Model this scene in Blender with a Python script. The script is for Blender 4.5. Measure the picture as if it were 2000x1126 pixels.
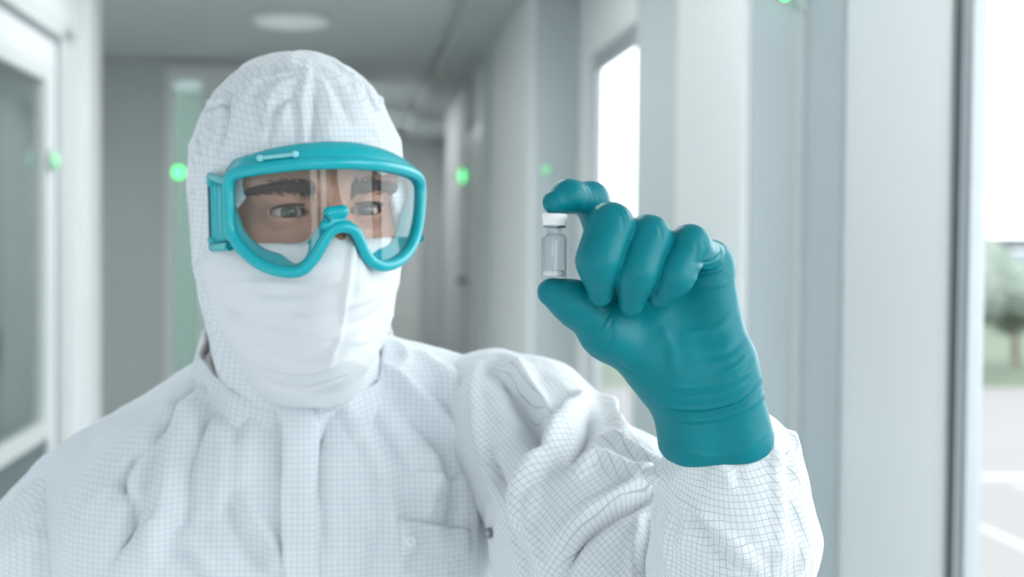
import bpy, bmesh, math, random
import numpy as np
from mathutils import Matrix, Vector, noise
from mathutils.bvhtree import BVHTree

for o in list(bpy.data.objects):
    bpy.data.objects.remove(o)
SC = bpy.context.scene
COL = SC.collection
R = math.radians
rng = np.random.default_rng(7)

# ------------------------------------------------------------------ camera
FPX = 3000.0                                   # focal length in pixels of the 2000x1126 frame
cam_d = bpy.data.cameras.new('camera')
cam = bpy.data.objects.new('camera', cam_d); COL.objects.link(cam)
cam_d.sensor_fit = 'HORIZONTAL'; cam_d.sensor_width = 36.0; cam_d.lens = FPX * 36 / 2000
cam_d.clip_start = 0.05; cam_d.clip_end = 500
CAMPOS = Vector((0, 0, 1.60))
CM = Matrix.Translation(CAMPOS) @ Matrix.Rotation(R(90 - 1.8), 4, 'X') @ Matrix.Rotation(R(0.55), 4, 'Z')
cam.matrix_world = CM
cam_d.dof.use_dof = True; cam_d.dof.focus_distance = 0.93; cam_d.dof.aperture_fstop = 6.5
SC.camera = cam

# ------------------------------------------------------------------ sky, exposure
W = bpy.data.worlds.new('overcast_sky'); SC.world = W; W.use_nodes = True
bg = W.node_tree.nodes['Background']
bg.inputs[0].default_value = (0.93, 0.97, 1.0, 1); bg.inputs[1].default_value = 5.0
SC.view_settings.view_transform = 'Standard'; SC.view_settings.look = 'None'
SC.view_settings.exposure = 0.02; SC.view_settings.gamma = 1.0
SC.view_settings.use_curve_mapping = False
try:
    SC.cycles.max_bounces = 8; SC.cycles.diffuse_bounces = 4; SC.cycles.adaptive_threshold = .03; SC.cycles.transparent_max_bounces = 16
    SC.cycles.sample_clamp_indirect = 6; SC.cycles.caustics_reflective = False; SC.cycles.caustics_refractive = False
except Exception:
    pass
CORR = R(5.71)                                 # heading of the corridor

def portal(u, v, z, su, sz, nu, nv):
    """sky portal in a window opening (guides sky sampling only)"""
    l = bpy.data.lights.new('sky_portal', 'AREA'); l.shape = 'RECTANGLE'; l.size = su; l.size_y = sz
    l.cycles.is_portal = True
    o = bpy.data.objects.new('sky_portal', l); COL.objects.link(o)
    M = Matrix.Rotation(CORR, 4, 'Z')
    n = Vector((nu, nv, 0)).normalized()
    zx = -n                                     # area lights shine along local -Z
    yx = Vector((0, 0, 1)); xx = yx.cross(zx)
    Rm = Matrix((xx, yx, zx)).transposed().to_4x4()
    o.matrix_world = M @ Matrix.Translation((u, v, z)) @ Rm
    return o
for _a, _b in ((-2.9, -.95), (-.25, 1.02), (1.15, 2.20), (4.84, 5.74)):
    portal(1.10, (_a+_b)/2, 1.195, _b-_a, 2.15, -1, 0)
portal(0.35, -3.2, 1.3, .7, 2.4, 0, 1)

# ------------------------------------------------------------------ helpers
CMn = np.array(CM)
def P(px, py, d):
    l = np.array(((px - 1000) / FPX * d, -(py - 563) / FPX * d, -d, 1.0))
    return (CMn @ l)[:3]
def PX(d):            # metres per pixel at depth d
    return d / FPX
CMi = np.linalg.inv(CMn)
def project(V):
    V = np.asarray(V)
    L = V @ CMi[:3, :3].T + CMi[:3, 3]
    d = -L[:, 2]
    return np.stack([1000 + L[:, 0] / d * FPX, 563 - L[:, 1] / d * FPX, d], 1)

def link(o, parent=None):
    COL.objects.link(o)
    if parent is not None:
        o.parent = parent
    return o
ORIG = {}
def empty(name, loc):
    o = bpy.data.objects.new(name, None); link(o); o.location = loc; o.empty_display_size = .05
    ORIG[o.name] = np.array(loc, float)
    return o
def org(parent):
    return ORIG.get(parent.name, np.zeros(3)) if parent is not None else np.zeros(3)
def tag(o, label=None, cat=None, group=None, kind=None):
    if label: o['label'] = label
    if cat: o['category'] = cat
    if group: o['group'] = group
    if kind: o['kind'] = kind
    return o
def mesh_obj(name, V, F, mat, parent=None, smooth=True, gc=None, origin=None):
    """V in world space; a child keeps the origin of its thing"""
    V = np.asarray(V, float)
    og = np.array(origin, float) if origin is not None else org(parent)
    me = bpy.data.meshes.new(name)
    me.from_pydata((V - og).tolist(), [], F.tolist() if hasattr(F, 'tolist') else F)
    if mat is not None: me.materials.append(mat)
    if smooth: me.polygons.foreach_set('use_smooth', [True] * len(me.polygons))
    if gc is not None:
        at = me.attributes.new('gc', 'FLOAT_VECTOR', 'POINT')
        at.data.foreach_set('vector', np.asarray(gc, np.float32).ravel())
    me.update()
    o = bpy.data.objects.new(name, me); link(o, parent)
    if parent is None and origin is not None: o.location = og
    ORIG[o.name] = og
    return o

# ---- signed distance modelling
def rc(p, a, b, r1, r2):
    a = np.asarray(a, np.float32); b = np.asarray(b, np.float32)
    ba = b - a
    t = np.clip(((p - a) @ ba) / max(float(ba @ ba), 1e-12), 0, 1)
    q = p - a - t[:, None] * ba
    return np.sqrt((q * q).sum(1)) - (r1 + (r2 - r1) * t)
def ell(p, c, M, rad):
    """ellipsoid, rows of M = axes"""
    q = (p - np.asarray(c, np.float32)) @ np.asarray(M, np.float32).T
    r = np.asarray(rad, np.float32)
    k0 = np.sqrt(((q / r) ** 2).sum(1)); k1 = np.sqrt(((q / (r * r)) ** 2).sum(1)) + 1e-9
    return k0 * (k0 - 1) / k1
def smin(a, b, k):
    h = np.maximum(k - np.abs(a - b), 0) / k
    return np.minimum(a, b) - h * h * k * .25
def smax(a, b, k):
    return -smin(-a, -b, k)
def chain(p, pts, k=.006):
    """pts: list of (pos, radius); smooth union of round cones"""
    d = None
    for (a, r1), (b, r2) in zip(pts[:-1], pts[1:]):
        e = rc(p, a, b, r1, r2)
        d = e if d is None else smin(d, e, k)
    return d

EDG = [(0,1),(2,3),(4,5),(6,7),(0,2),(1,3),(4,6),(5,7),(0,4),(1,5),(2,6),(3,7)]
def polygonize(fn, lo, hi, h):
    lo = np.asarray(lo, float); hi = np.asarray(hi, float)
    B = 4
    nb = np.maximum(np.ceil((hi - lo) / (h * B)).astype(int), 1)
    n = nb * B
    # coarse pass at block centres
    cc = np.stack(np.meshgrid(*[lo[i] + (np.arange(nb[i]) + .5) * B * h for i in range(3)], indexing='ij'), -1).reshape(-1, 3).astype(np.float32)
    fc = fn(cc)
    act = np.abs(fc) < B * h * 1.35
    f = np.repeat(np.repeat(np.repeat(fc.reshape(nb), B, 0), B, 1), B, 2).astype(np.float32)
    ai = np.argwhere(act.reshape(nb))
    off = np.stack(np.meshgrid(np.arange(B), np.arange(B), np.arange(B), indexing='ij'), -1).reshape(-1, 3)
    idx = (ai[:, None, :] * B + off[None]).reshape(-1, 3)
    out = np.empty(len(idx), np.float32)
    for s in range(0, len(idx), 2000000):
        out[s:s + 2000000] = fn((lo + idx[s:s + 2000000] * h).astype(np.float32))
    f[idx[:, 0], idx[:, 1], idx[:, 2]] = out
    ins = f < 0
    C = [ins[dx:n[0]-1+dx, dy:n[1]-1+dy, dz:n[2]-1+dz] for dx in (0,1) for dy in (0,1) for dz in (0,1)]
    s = sum(c.astype(np.int8) for c in C)
    m = (s > 0) & (s < 8)
    cells = np.argwhere(m)
    vid = np.full(m.shape, -1, np.int64); vid[m] = np.arange(len(cells))
    cor = np.array([(dx, dy, dz) for dx in (0,1) for dy in (0,1) for dz in (0,1)])
    vals = np.stack([f[cells[:,0]+c[0], cells[:,1]+c[1], cells[:,2]+c[2]] for c in cor], 1)
    acc = np.zeros((len(cells), 3)); cnt = np.zeros(len(cells))
    for a, b in EDG:
        va, vb = vals[:, a], vals[:, b]
        x = (va < 0) != (vb < 0)
        t = np.where(x, va / np.where(x, va - vb, 1), 0)
        pos = cor[a] + t[:, None] * (cor[b] - cor[a])
        acc[x] += pos[x]; cnt[x] += 1
    V = lo + (cells + acc / cnt[:, None]) * h
    Q = []
    for ax in range(3):
        o1, o2 = (ax + 1) % 3, (ax + 2) % 3
        sl0 = [slice(None)] * 3; sl1 = [slice(None)] * 3
        sl0[ax] = slice(0, n[ax]-1); sl1[ax] = slice(1, n[ax])
        a = ins[tuple(sl0)]; b = ins[tuple(sl1)]
        e = np.argwhere(a != b)
        e = e[(e[:, o1] > 0) & (e[:, o2] > 0) & (e[:, o1] < n[o1]-1) & (e[:, o2] < n[o2]-1)]
        flip = a[e[:, 0], e[:, 1], e[:, 2]]
        q = []
        for d1, d2 in ((-1,-1),(0,-1),(0,0),(-1,0)):
            c = e.copy(); c[:, o1] += d1; c[:, o2] += d2
            q.append(vid[c[:,0], c[:,1], c[:,2]])
        q = np.stack(q, 1)
        q[~flip] = q[~flip][:, ::-1]
        Q.append(q)
    Q = np.concatenate(Q)
    Q = Q[(Q >= 0).all(1)]
    return V, Q
def vnormals(V, Q):
    n = np.cross(V[Q[:, 2]] - V[Q[:, 0]], V[Q[:, 3]] - V[Q[:, 1]])
    N = np.zeros_like(V)
    for i in range(4):
        for k in range(3):
            N[:, k] += np.bincount(Q[:, i], n[:, k], len(V))
    return N / (np.linalg.norm(N, axis=1)[:, None] + 1e-12)
def relax(V, Q, it=2, lam=.5):
    E = np.concatenate([Q[:, [0,1]], Q[:, [1,2]], Q[:, [2,3]], Q[:, [3,0]]])
    E = np.concatenate([E, E[:, ::-1]])
    deg = np.bincount(E[:, 0], minlength=len(V)).clip(1)
    for _ in range(it):
        A = np.stack([np.bincount(E[:, 0], V[E[:, 1], k], len(V)) for k in range(3)], 1) / deg[:, None]
        V = V + lam * (A - V)
    return V
def spline(pts, n=12):
    """Catmull-Rom through points (any dimension), open"""
    p = np.asarray(pts, float)
    q = np.vstack([2*p[0]-p[1], p, 2*p[-1]-p[-2]])
    out = []
    for i in range(1, len(q)-2):
        t = np.linspace(0, 1, n, endpoint=False)[:, None]
        a, b, c, d = q[i-1], q[i], q[i+1], q[i+2]
        out.append(.5*((2*b)+(-a+c)*t+(2*a-5*b+4*c-d)*t**2+(-a+3*b-3*c+d)*t**3))
    out.append(p[-1:])
    return np.vstack(out)
def cspline(pts, n=8):
    p = np.asarray(pts, float); m = len(p); out = []
    for i in range(m):
        t = np.linspace(0, 1, n, endpoint=False)[:, None]
        a, b, c, d = p[(i-1) % m], p[i], p[(i+1) % m], p[(i+2) % m]
        out.append(.5*((2*b)+(-a+c)*t+(2*a-5*b+4*c-d)*t**2+(-a+3*b-3*c+d)*t**3))
    return np.vstack(out)
def bvh_of(V, Q):
    return BVHTree.FromPolygons([tuple(v) for v in V], [tuple(int(i) for i in q) for q in Q])
def cast(bv, px, py):
    d = Vector(P(px, py, 1.0)) - CAMPOS
    h = bv.ray_cast(CAMPOS, d.normalized())
    return None if h[0] is None else np.array(h[0])
def folds(V, Q, spec, taper=True):
    """raise or sink soft ridges along lines lying on the surface.
    spec: (pixel polyline, half width px, height mm[, sharpness])"""
    bv = bvh_of(V, Q)
    N = vnormals(V, Q)
    D = np.zeros(len(V))
    for s in spec:
        line, wpx, hmm = s[:3]
        sharp = s[3] if len(s) > 3 else 2.0
        pts = spline(line, 14) if len(line) > 2 else np.linspace(line[0], line[1], 24)
        P3 = [cast(bv, x, y) for x, y in pts]
        par = [i / (len(P3)-1) for i, q in enumerate(P3) if q is not None]
        P3 = [q for q in P3 if q is not None]
        if len(P3) < 3: continue
        P3 = np.array(P3); par = np.array(par)
        w = wpx * PX(np.median(project(P3)[:, 2]))
        lo, hi = P3.min(0) - 3*w, P3.max(0) + 3*w
        near = np.where(((V > lo) & (V < hi)).all(1))[0]
        if not len(near): continue
        vv = V[near]
        best = np.full(len(near), 9.0); bp = np.zeros(len(near))
        for (a, b, ta, tb) in zip(P3[:-1], P3[1:], par[:-1], par[1:]):
            ba = b - a; L = ba @ ba
            if L < 1e-12 or L > .0025: continue
            t = np.clip(((vv - a) @ ba) / L, 0, 1)
            dd = np.linalg.norm(vv - a - t[:, None]*ba, axis=1)
            u = dd < best
            best[u] = dd[u]; bp[u] = (ta + t*(tb-ta))[u]
        prof = np.exp(-(best / w) ** sharp)
        if taper:
            prof *= np.clip(np.minimum(bp, 1-bp) * 5, 0, 1) ** .7 * .85 + .15
        D[near] += hmm * .001 * prof
    return V + N * D[:, None]
def vnoise(V, scale, seed=0.0, octaves=2):
    out = np.empty(len(V))
    off = Vector((seed, seed*1.7, -seed))
    for i, v in enumerate(V):
        out[i] = noise.fractal(Vector((v[0]*scale[0], v[1]*scale[1], v[2]*scale[2])) + off, 1.0, 2.0, octaves)
    return out
def creases(V, scale, seed):
    n = vnoise(V, scale, seed, 1)
    return np.clip(1 - np.abs(n)*2.6, 0, 1)**2
def tube(C, rad, mat, name, parent, closed=False, seg=10, up=None, flat=1.0, gc=None, origin=None):
    """sweep an (elliptic) section along points C"""
    C = np.asarray(C, float); n = len(C)
    rad = np.full(n, rad) if np.isscalar(rad) else np.asarray(rad)
    T = np.roll(C, -1, 0) - np.roll(C, 1, 0) if closed else np.gradient(C, axis=0)
    T /= np.linalg.norm(T, axis=1)[:, None] + 1e-12
    U = np.tile(np.array(up, float), (n, 1)) if up is not None and np.ndim(up) == 1 else (np.asarray(up) if up is not None else None)
    if U is None:
        U = np.zeros((n, 3)); u = np.array([0, 0, 1.0])
        if abs(T[0] @ u) > .9: u = np.array([1.0, 0, 0])
        for i in range(n):
            u = u - (u @ T[i]) * T[i]; u /= np.linalg.norm(u); U[i] = u
    U = U - (U * T).sum(1)[:, None] * T; U /= np.linalg.norm(U, axis=1)[:, None] + 1e-12
    S = np.cross(T, U)
    a = np.linspace(0, 2*np.pi, seg, endpoint=False)
    V = (C[:, None, :] + rad[:, None, None] * (np.cos(a)[None, :, None] * U[:, None, :] + flat*np.sin(a)[None, :, None] * S[:, None, :])).reshape(-1, 3)
    F = []
    m = n if closed else n-1
    for i in range(m):
        j = (i+1) % n
        for k in range(seg):
            l = (k+1) % seg
            F.append((i*seg+k, j*seg+k, j*seg+l, i*seg+l))
    if not closed:
        F.append(tuple(range(seg))[::-1]); F.append(tuple((n-1)*seg+k for k in range(seg)))
    return mesh_obj(name, V, F, mat, parent, origin=origin)
def lathe(prof, centre, axis, mat, name, parent, seg=32, origin=None, closed=True):
    """prof: list of (radius, height) along axis"""
    c = np.asarray(centre, float); ax = np.asarray(axis, float); ax /= np.linalg.norm(ax)
    t = np.array([1.0, 0, 0]) if abs(ax[0]) < .8 else np.array([0, 1.0, 0])
    u = np.cross(ax, t); u /= np.linalg.norm(u); w = np.cross(ax, u)
    V, F = [], []
    for r, h in prof:
        for k in range(seg):
            a = 2*math.pi*k/seg
            V.append(c + ax*h + r*(math.cos(a)*u + math.sin(a)*w))
    n = len(prof)
    for i in range(n-1):
        for k in range(seg):
            l = (k+1) % seg
            F.append((i*seg+k, i*seg+l, (i+1)*seg+l, (i+1)*seg+k))
    if closed:
        F.append(tuple(range(seg))[::-1]); F.append(tuple((n-1)*seg+k for k in range(seg)))
    return mesh_obj(name, np.array(V), F, mat, parent, origin=origin)

# ------------------------------------------------------------------ materials
def mat_base(name, color, rough=.5, **kw):
    m = bpy.data.materials.new(name); m.use_nodes = True
    b = m.node_tree.nodes['Principled BSDF']
    b.inputs['Base Color'].default_value = (*color, 1); b.inputs['Roughness'].default_value = rough
    for k, v in kw.items():
        b.inputs[k.replace('_', ' ')].default_value = v
    return m
def nd(m, t, **kw):
    n = m.node_tree.nodes.new(t)
    for k, v in kw.items(): setattr(n, k, v)
    return n
def lk(m, a, b): m.node_tree.links.new(a, b)
def noisy(name, c1, c2, scale, rough=.5, bump=0.0, bscale=None, detail=4, **kw):
    m = mat_base(name, c1, rough, **kw)
    b = m.node_tree.nodes['Principled BSDF']
    tc = nd(m, 'ShaderNodeTexCoord'); nz = nd(m, 'ShaderNodeTexNoise')
    nz.inputs['Scale'].default_value = scale; nz.inputs['Detail'].default_value = detail
    lk(m, tc.outputs['Object'], nz.inputs['Vector'])
    mx = nd(m, 'ShaderNodeMix', data_type='RGBA')
    mx.inputs[6].default_value = (*c1, 1); mx.inputs[7].default_value = (*c2, 1)
    lk(m, nz.outputs['Fac'], mx.inputs[0]); lk(m, mx.outputs[2], b.inputs['Base Color'])
    if bump:
        n2 = nd(m, 'ShaderNodeTexNoise'); n2.inputs['Scale'].default_value = bscale or scale*4
        n2.inputs['Detail'].default_value = 3
        lk(m, tc.outputs['Object'], n2.inputs['Vector'])
        bp = nd(m, 'ShaderNodeBump'); bp.inputs['Strength'].default_value = bump; bp.inputs['Distance'].default_value = .002
        lk(m, n2.outputs['Fac'], bp.inputs['Height']); lk(m, bp.outputs['Normal'], b.inputs['Normal'])
    return m
def grid_cloth(name, base, line, pitch, width, bump=.5, rough=.85):
    """cleanroom polyester with a woven carbon-thread grid"""
    m = mat_base(name, base, rough)
    b = m.node_tree.nodes['Principled BSDF']
    b.inputs['Sheen Weight'].default_value = .15
    at = nd(m, 'ShaderNodeAttribute', attribute_name='gc')
    sp = nd(m, 'ShaderNodeSeparateXYZ'); lk(m, at.outputs['Vector'], sp.inputs[0])
    res = []
    for ax in (0, 1):
        a = nd(m, 'ShaderNodeMath', operation='DIVIDE'); a.inputs[1].default_value = pitch; lk(m, sp.outputs[ax], a.inputs[0])
        f = nd(m, 'ShaderNodeMath', operation='PINGPONG'); f.inputs[1].default_value = .5; lk(m, a.outputs[0], f.inputs[0])
        mr = nd(m, 'ShaderNodeMapRange', interpolation_type='SMOOTHSTEP')
        mr.inputs[1].default_value = width*.5; mr.inputs[2].default_value = width*1.0
        mr.inputs[3].default_value = 1; mr.inputs[4].default_value = 0
        lk(m, f.outputs[0], mr.inputs[0]); res.append(mr)
    mxm = nd(m, 'ShaderNodeMath', operation='MAXIMUM')
    lk(m, res[0].outputs[0], mxm.inputs[0]); lk(m, res[1].outputs[0], mxm.inputs[1])
    mx = nd(m, 'ShaderNodeMix', data_type='RGBA')
    mx.inputs[6].default_value = (*base, 1); mx.inputs[7].default_value = (*line, 1)
    lk(m, mxm.outputs[0], mx.inputs[0]); lk(m, mx.outputs[2], b.inputs['Base Color'])
    tc = nd(m, 'ShaderNodeTexCoord')
    nz = nd(m, 'ShaderNodeTexNoise'); nz.inputs['Scale'].default_value = 45; nz.inputs['Detail'].default_value = 4
    nz.inputs['Distortion'].default_value = .6
    lk(m, tc.outputs['Object'], nz.inputs['Vector'])
    bp = nd(m, 'ShaderNodeBump'); bp.inputs['Strength'].default_value = bump; bp.inputs['Distance'].default_value = .006
    lk(m, nz.outputs['Fac'], bp.inputs['Height']); lk(m, bp.outputs['Normal'], b.inputs['Normal'])
    return m
def clear_film(name, tint, refl=1.45, rough=.02, extra=0.0):
    """thin clear sheet: see-through plus a Fresnel reflection"""
    m = bpy.data.materials.new(name); m.use_nodes = True
    nt = m.node_tree; nt.nodes.remove(nt.nodes['Principled BSDF'])
    tr = nd(m, 'ShaderNodeBsdfTransparent'); tr.inputs[0].default_value = (*tint, 1)
    gl = nd(m, 'ShaderNodeBsdfGlossy'); gl.inputs['Roughness'].default_value = rough
    fr = nd(m, 'ShaderNodeFresnel'); fr.inputs[0].default_value = refl
    ge = nd(m, 'ShaderNodeNewGeometry')
    ad0 = nd(m, 'ShaderNodeMath', operation='ADD'); ad0.inputs[1].default_value = extra; lk(m, fr.outputs[0], ad0.inputs[0])
    iv = nd(m, 'ShaderNodeMath', operation='SUBTRACT'); iv.inputs[0].default_value = 1; lk(m, ge.outputs['Backfacing'], iv.inputs[1])
    ad = nd(m, 'ShaderNodeMath', operation='MULTIPLY'); lk(m, ad0.outputs[0], ad.inputs[0]); lk(m, iv.outputs[0], ad.inputs[1])
    mx = nd(m, 'ShaderNodeMixShader'); lk(m, ad.outputs[0], mx.inputs[0])
    lk(m, tr.outputs[0], mx.inputs[1]); lk(m, gl.outputs[0], mx.inputs[2])
    lk(m, mx.outputs[0], nt.nodes['Material Output'].inputs[0])
    return m
def emit(name, color, strength, base=(.8, .8, .8)):
    return mat_base(name, base, .4, Emission_Color=(*color, 1), Emission_Strength=strength)

M = {}
M['white_wall'] = noisy('white_wall_paint', (.86, .875, .885), (.84, .855, .865), 3, .55)
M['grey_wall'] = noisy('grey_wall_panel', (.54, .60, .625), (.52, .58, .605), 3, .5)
M['mid_wall'] = noisy('pale_grey_wall', (.60, .63, .63), (.57, .60, .60), 2, .55)
M['ceiling'] = noisy('ceiling_paint', (.82, .845, .85), (.80, .825, .83), 4, .7)
M['floor'] = noisy('grey_vinyl_floor', (.48, .52, .52), (.44, .48, .48), 6, .35)
M['dark_panel'] = noisy('dark_grey_panel', (.17, .22, .22), (.14, .19, .19), 4, .45)
M['trim'] = noisy('white_coated_frame', (.83, .84, .835), (.80, .81, .81), 5, .35)
M['gasket'] = noisy('dark_rubber_gasket', (.10, .12, .13), (.08, .10, .11), 30, .6)
M['alu'] = noisy('grey_aluminium', (.45, .48, .51), (.42, .45, .48), 20, .4, Metallic=.3)
M['pane'] = clear_film('window_glass', (.96, .98, .98), 1.3)
M['partition_glass'] = clear_film('partition_glass', (.80, .86, .85), 1.45, .03, .05)
M['led'] = emit('green_led', (.03, 1.0, .22), 3)
M['led_faint'] = emit('faint_green_led', (.15, 1.0, .35), .5, (.4, .7, .5))
M['led_case'] = noisy('grey_plastic_case', (.5, .55, .53), (.45, .5, .48), 20, .5)
M['lamp'] = emit('lamp_diffuser', (.93, 1.0, .97), .22, (.75, .8, .78))
M['steel'] = mat_base('brushed_steel', (.55, .57, .58), .3, Metallic=1.0)
M['cloth'] = grid_cloth('gridded_cleanroom_fabric', (.695, .725, .755), (.56, .60, .655), .0042, .11)
M['cloth_arm'] = grid_cloth('gridded_cleanroom_fabric_sleeve', (.69, .71, .73), (.45, .48, .52), .0037, .08)
M['mask'] = noisy('white_mask_fabric', (.71, .72, .74), (.685, .70, .72), 30, .9, .15, 300)
M['glove'] = noisy('teal_nitrile_rubber', (.0, .185, .222), (.0, .168, .204), 25, .40, .06, 500, Specular_IOR_Level=.2)
M['goggle'] = noisy('teal_soft_plastic', (.0, .40, .465), (.0, .37, .44), 20, .26, Specular_IOR_Level=.5)
M['goggle_pale'] = noisy('pale_teal_plastic', (.25, .62, .66), (.22, .58, .62), 20, .35)
M['goggle_dark'] = noisy('dark_teal_plastic', (.002, .10, .13), (.002, .09, .12), 20, .4)
M['lens'] = clear_film('clear_goggle_lens', (.93, .95, .95), 1.42, .015, .02)
M['skin'] = noisy('skin', (.43, .225, .155), (.35, .17, .115), 45, .5, .25, 260, Subsurface_Weight=.06)
M['brow'] = noisy('dark_brown_hair', (.03, .017, .012), (.05, .03, .02), 80, .6)
M['snap'] = noisy('dull_metal_snap', (.30, .32, .34), (.24, .26, .28), 60, .35, Metallic=.8)
M['snap_white'] = noisy('white_plastic_snap', (.8, .8, .82), (.74, .75, .77), 60, .35)
M['cap'] = noisy('white_plastic_cap', (.84, .83, .84), (.80, .80, .81), 40, .35)
M['stopper'] = noisy('grey_rubber_stopper', (.42, .43, .45), (.36, .37, .40), 60, .6)
M['powder'] = noisy('white_dry_powder', (.86, .86, .87), (.80, .80, .82), 120, .9)
gm = clear_film('clear_vial_glass', (.95, .96, .965), 1.5, .02, .03)
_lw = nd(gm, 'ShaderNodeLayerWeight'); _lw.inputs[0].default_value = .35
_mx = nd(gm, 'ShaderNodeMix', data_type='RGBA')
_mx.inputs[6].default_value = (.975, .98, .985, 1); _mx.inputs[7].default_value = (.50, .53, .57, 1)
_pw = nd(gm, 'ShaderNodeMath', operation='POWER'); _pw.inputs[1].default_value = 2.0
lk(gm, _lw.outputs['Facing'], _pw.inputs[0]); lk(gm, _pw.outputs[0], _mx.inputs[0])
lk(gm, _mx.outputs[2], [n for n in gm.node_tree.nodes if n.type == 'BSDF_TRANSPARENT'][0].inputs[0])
M['glass'] = gm
M['eye'] = None
def eye_mat():
    m = mat_base('eyeball', (.8, .78, .76), .12)
    b = m.node_tree.nodes['Principled BSDF']
    at = nd(m, 'ShaderNodeAttribute', attribute_name='gc'); sp = nd(m, 'ShaderNodeSeparateXYZ')
    lk(m, at.outputs['Vector'], sp.inputs[0])
    cr = nd(m, 'ShaderNodeValToRGB'); lk(m, sp.outputs[0], cr.inputs[0])
    el = cr.color_ramp.elements
    el[0].position = 0; el[0].color = (.01, .01, .01, 1)
    el[1].position = 1; el[1].color = (.42, .37, .35, 1)
    for p, c in ((.22, (.01, .01, .01, 1)), (.25, (.03, .035, .025, 1)), (.43, (.07, .085, .06, 1)), (.51, (.015, .018, .015, 1)), (.57, (.42, .37, .35, 1))):
        e = el.new(p); e.color = c
    lk(m, cr.outputs[0], b.inputs['Base Color'])
    return m
M['eye'] = eye_mat()

# ------------------------------------------------------------------ corridor shell (corridor frame: u right, v ahead, z up)
def cbox_data(boxes):
    V, F = [], []
    for (u0, u1, v0, v1, z0, z1) in boxes:
        b = len(V)
        V += [(u, v, z) for u in (u0, u1) for v in (v0, v1) for z in (z0, z1)]
        F += [tuple(b+i for i in q) for q in ((0,1,3,2),(4,6,7,5),(0,4,5,1),(2,3,7,6),(0,2,6,4),(1,5,7,3))]
    return V, F
def cbox(name, boxes, mat, parent=None, kind=None, bevel=0.0):
    if isinstance(boxes, tuple): boxes = [boxes]
    V, F = cbox_data(boxes)
    me = bpy.data.meshes.new(name); me.from_pydata(V, [], F); me.materials.append(mat)
    if bevel:
        bm = bmesh.new(); bm.from_mesh(me)
        bmesh.ops.bevel(bm, geom=bm.edges[:], offset=bevel, segments=2, affect='EDGES', profile=.5)
        bm.to_mesh(me); bm.free()
    o = bpy.data.objects.new(name, me); link(o, parent)
    if parent is None: o.rotation_euler.z = CORR
    if kind: o['kind'] = kind
    return o
ZC = 2.70
UR, UREC, UL = .70, .88, -.95
tag(cbox('floor', (-4.6, UREC+.2, -3.4, 16.2, -.1, 0), M['floor'], kind='structure'), 'grey vinyl corridor floor', None)
tag(cbox('ceiling', (-4.6, UREC+.2, -3.4, 16.2, ZC, ZC+.1), M['ceiling'], kind='structure'), 'pale grey corridor ceiling')
# right outer wall with window openings
WIN = [(-2.9, -.95), (-.25, 1.02), (1.15, 2.185), (4.84, 5.74)]
Z0, Z1 = .12, 2.27
pieces = []
edges = [-3.4] + [e for w in WIN for e in w] + [16.2]
for a, b in zip(edges[0::2], edges[1::2]):
    pieces.append((UREC, UREC+.028, a, b, 0, ZC))
for a, b in WIN:
    pieces.append((UREC, UREC+.028, a, b, 0, Z0)); pieces.append((UREC, UREC+.028, a, b, Z1, ZC))
wr = tag(cbox('wall_right', pieces, M['white_wall'], kind='structure'), 'white outer wall of the corridor with tall windows')
for i, (a, b) in enumerate(WIN):
    w = cbox('window_%d' % (4-i), [(UREC+.004, UREC+.026, a, a+.03, Z0, Z1), (UREC+.004, UREC+.026, b-.03, b, Z0, Z1),
             (UREC+.004, UREC+.026, a+.03, b-.03, Z0, Z0+.03), (UREC+.004, UREC+.026, a+.03, b-.03, Z1-.03, Z1)], M['alu'], kind='structure')
    tag(w, 'tall corridor window with slim grey aluminium frame')
    cbox('pane', (UREC+.013, UREC+.018, a+.03, b-.03, Z0+.03, Z1-.03), M['pane'], w)
    cbox('casing', [(UREC-.010, UREC+.001, b+.025, b+.055, Z0, Z1+.055), (UREC-.010, UREC+.001, a-.055, a-.025, Z0, Z1+.055),
                    (UREC-.010, UREC+.001, a-.025, b+.025, Z1+.025, Z1+.055)], M['trim'], w)
    cbox('gasket', [(UREC-.003, UREC+.002, b+.002, b+.025, Z0, Z1+.025), (UREC-.003, UREC+.002, a-.025, a-.002, Z0, Z1+.025),
                    (UREC-.003, UREC+.002, a-.002, b+.002, Z1+.002, Z1+.025)], M['gasket'] if i == 2 else M['alu'], w)
# pillars standing out of the right wall: grey face to the front, white face to the corridor
for i, (a, b) in enumerate(((2.73, 3.31), (6.18, 7.6), (9.75, 12.2), (-.85, -.30))):
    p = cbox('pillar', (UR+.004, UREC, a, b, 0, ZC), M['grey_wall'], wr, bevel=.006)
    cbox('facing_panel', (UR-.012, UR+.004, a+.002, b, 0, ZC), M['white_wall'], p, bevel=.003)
    if i < 2:
        cbox('cover_strip', (UR+.085, UR+.10, a-.006, a, 0, ZC), M['mid_wall'], p)
# wall stretch beyond the far window is panelled in grey
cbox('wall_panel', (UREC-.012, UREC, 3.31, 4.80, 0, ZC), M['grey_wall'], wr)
cbox('panel_joint', (UREC-.016, UREC-.012, 4.12, 4.22, 0, ZC), M['mid_wall'], wr)
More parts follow.
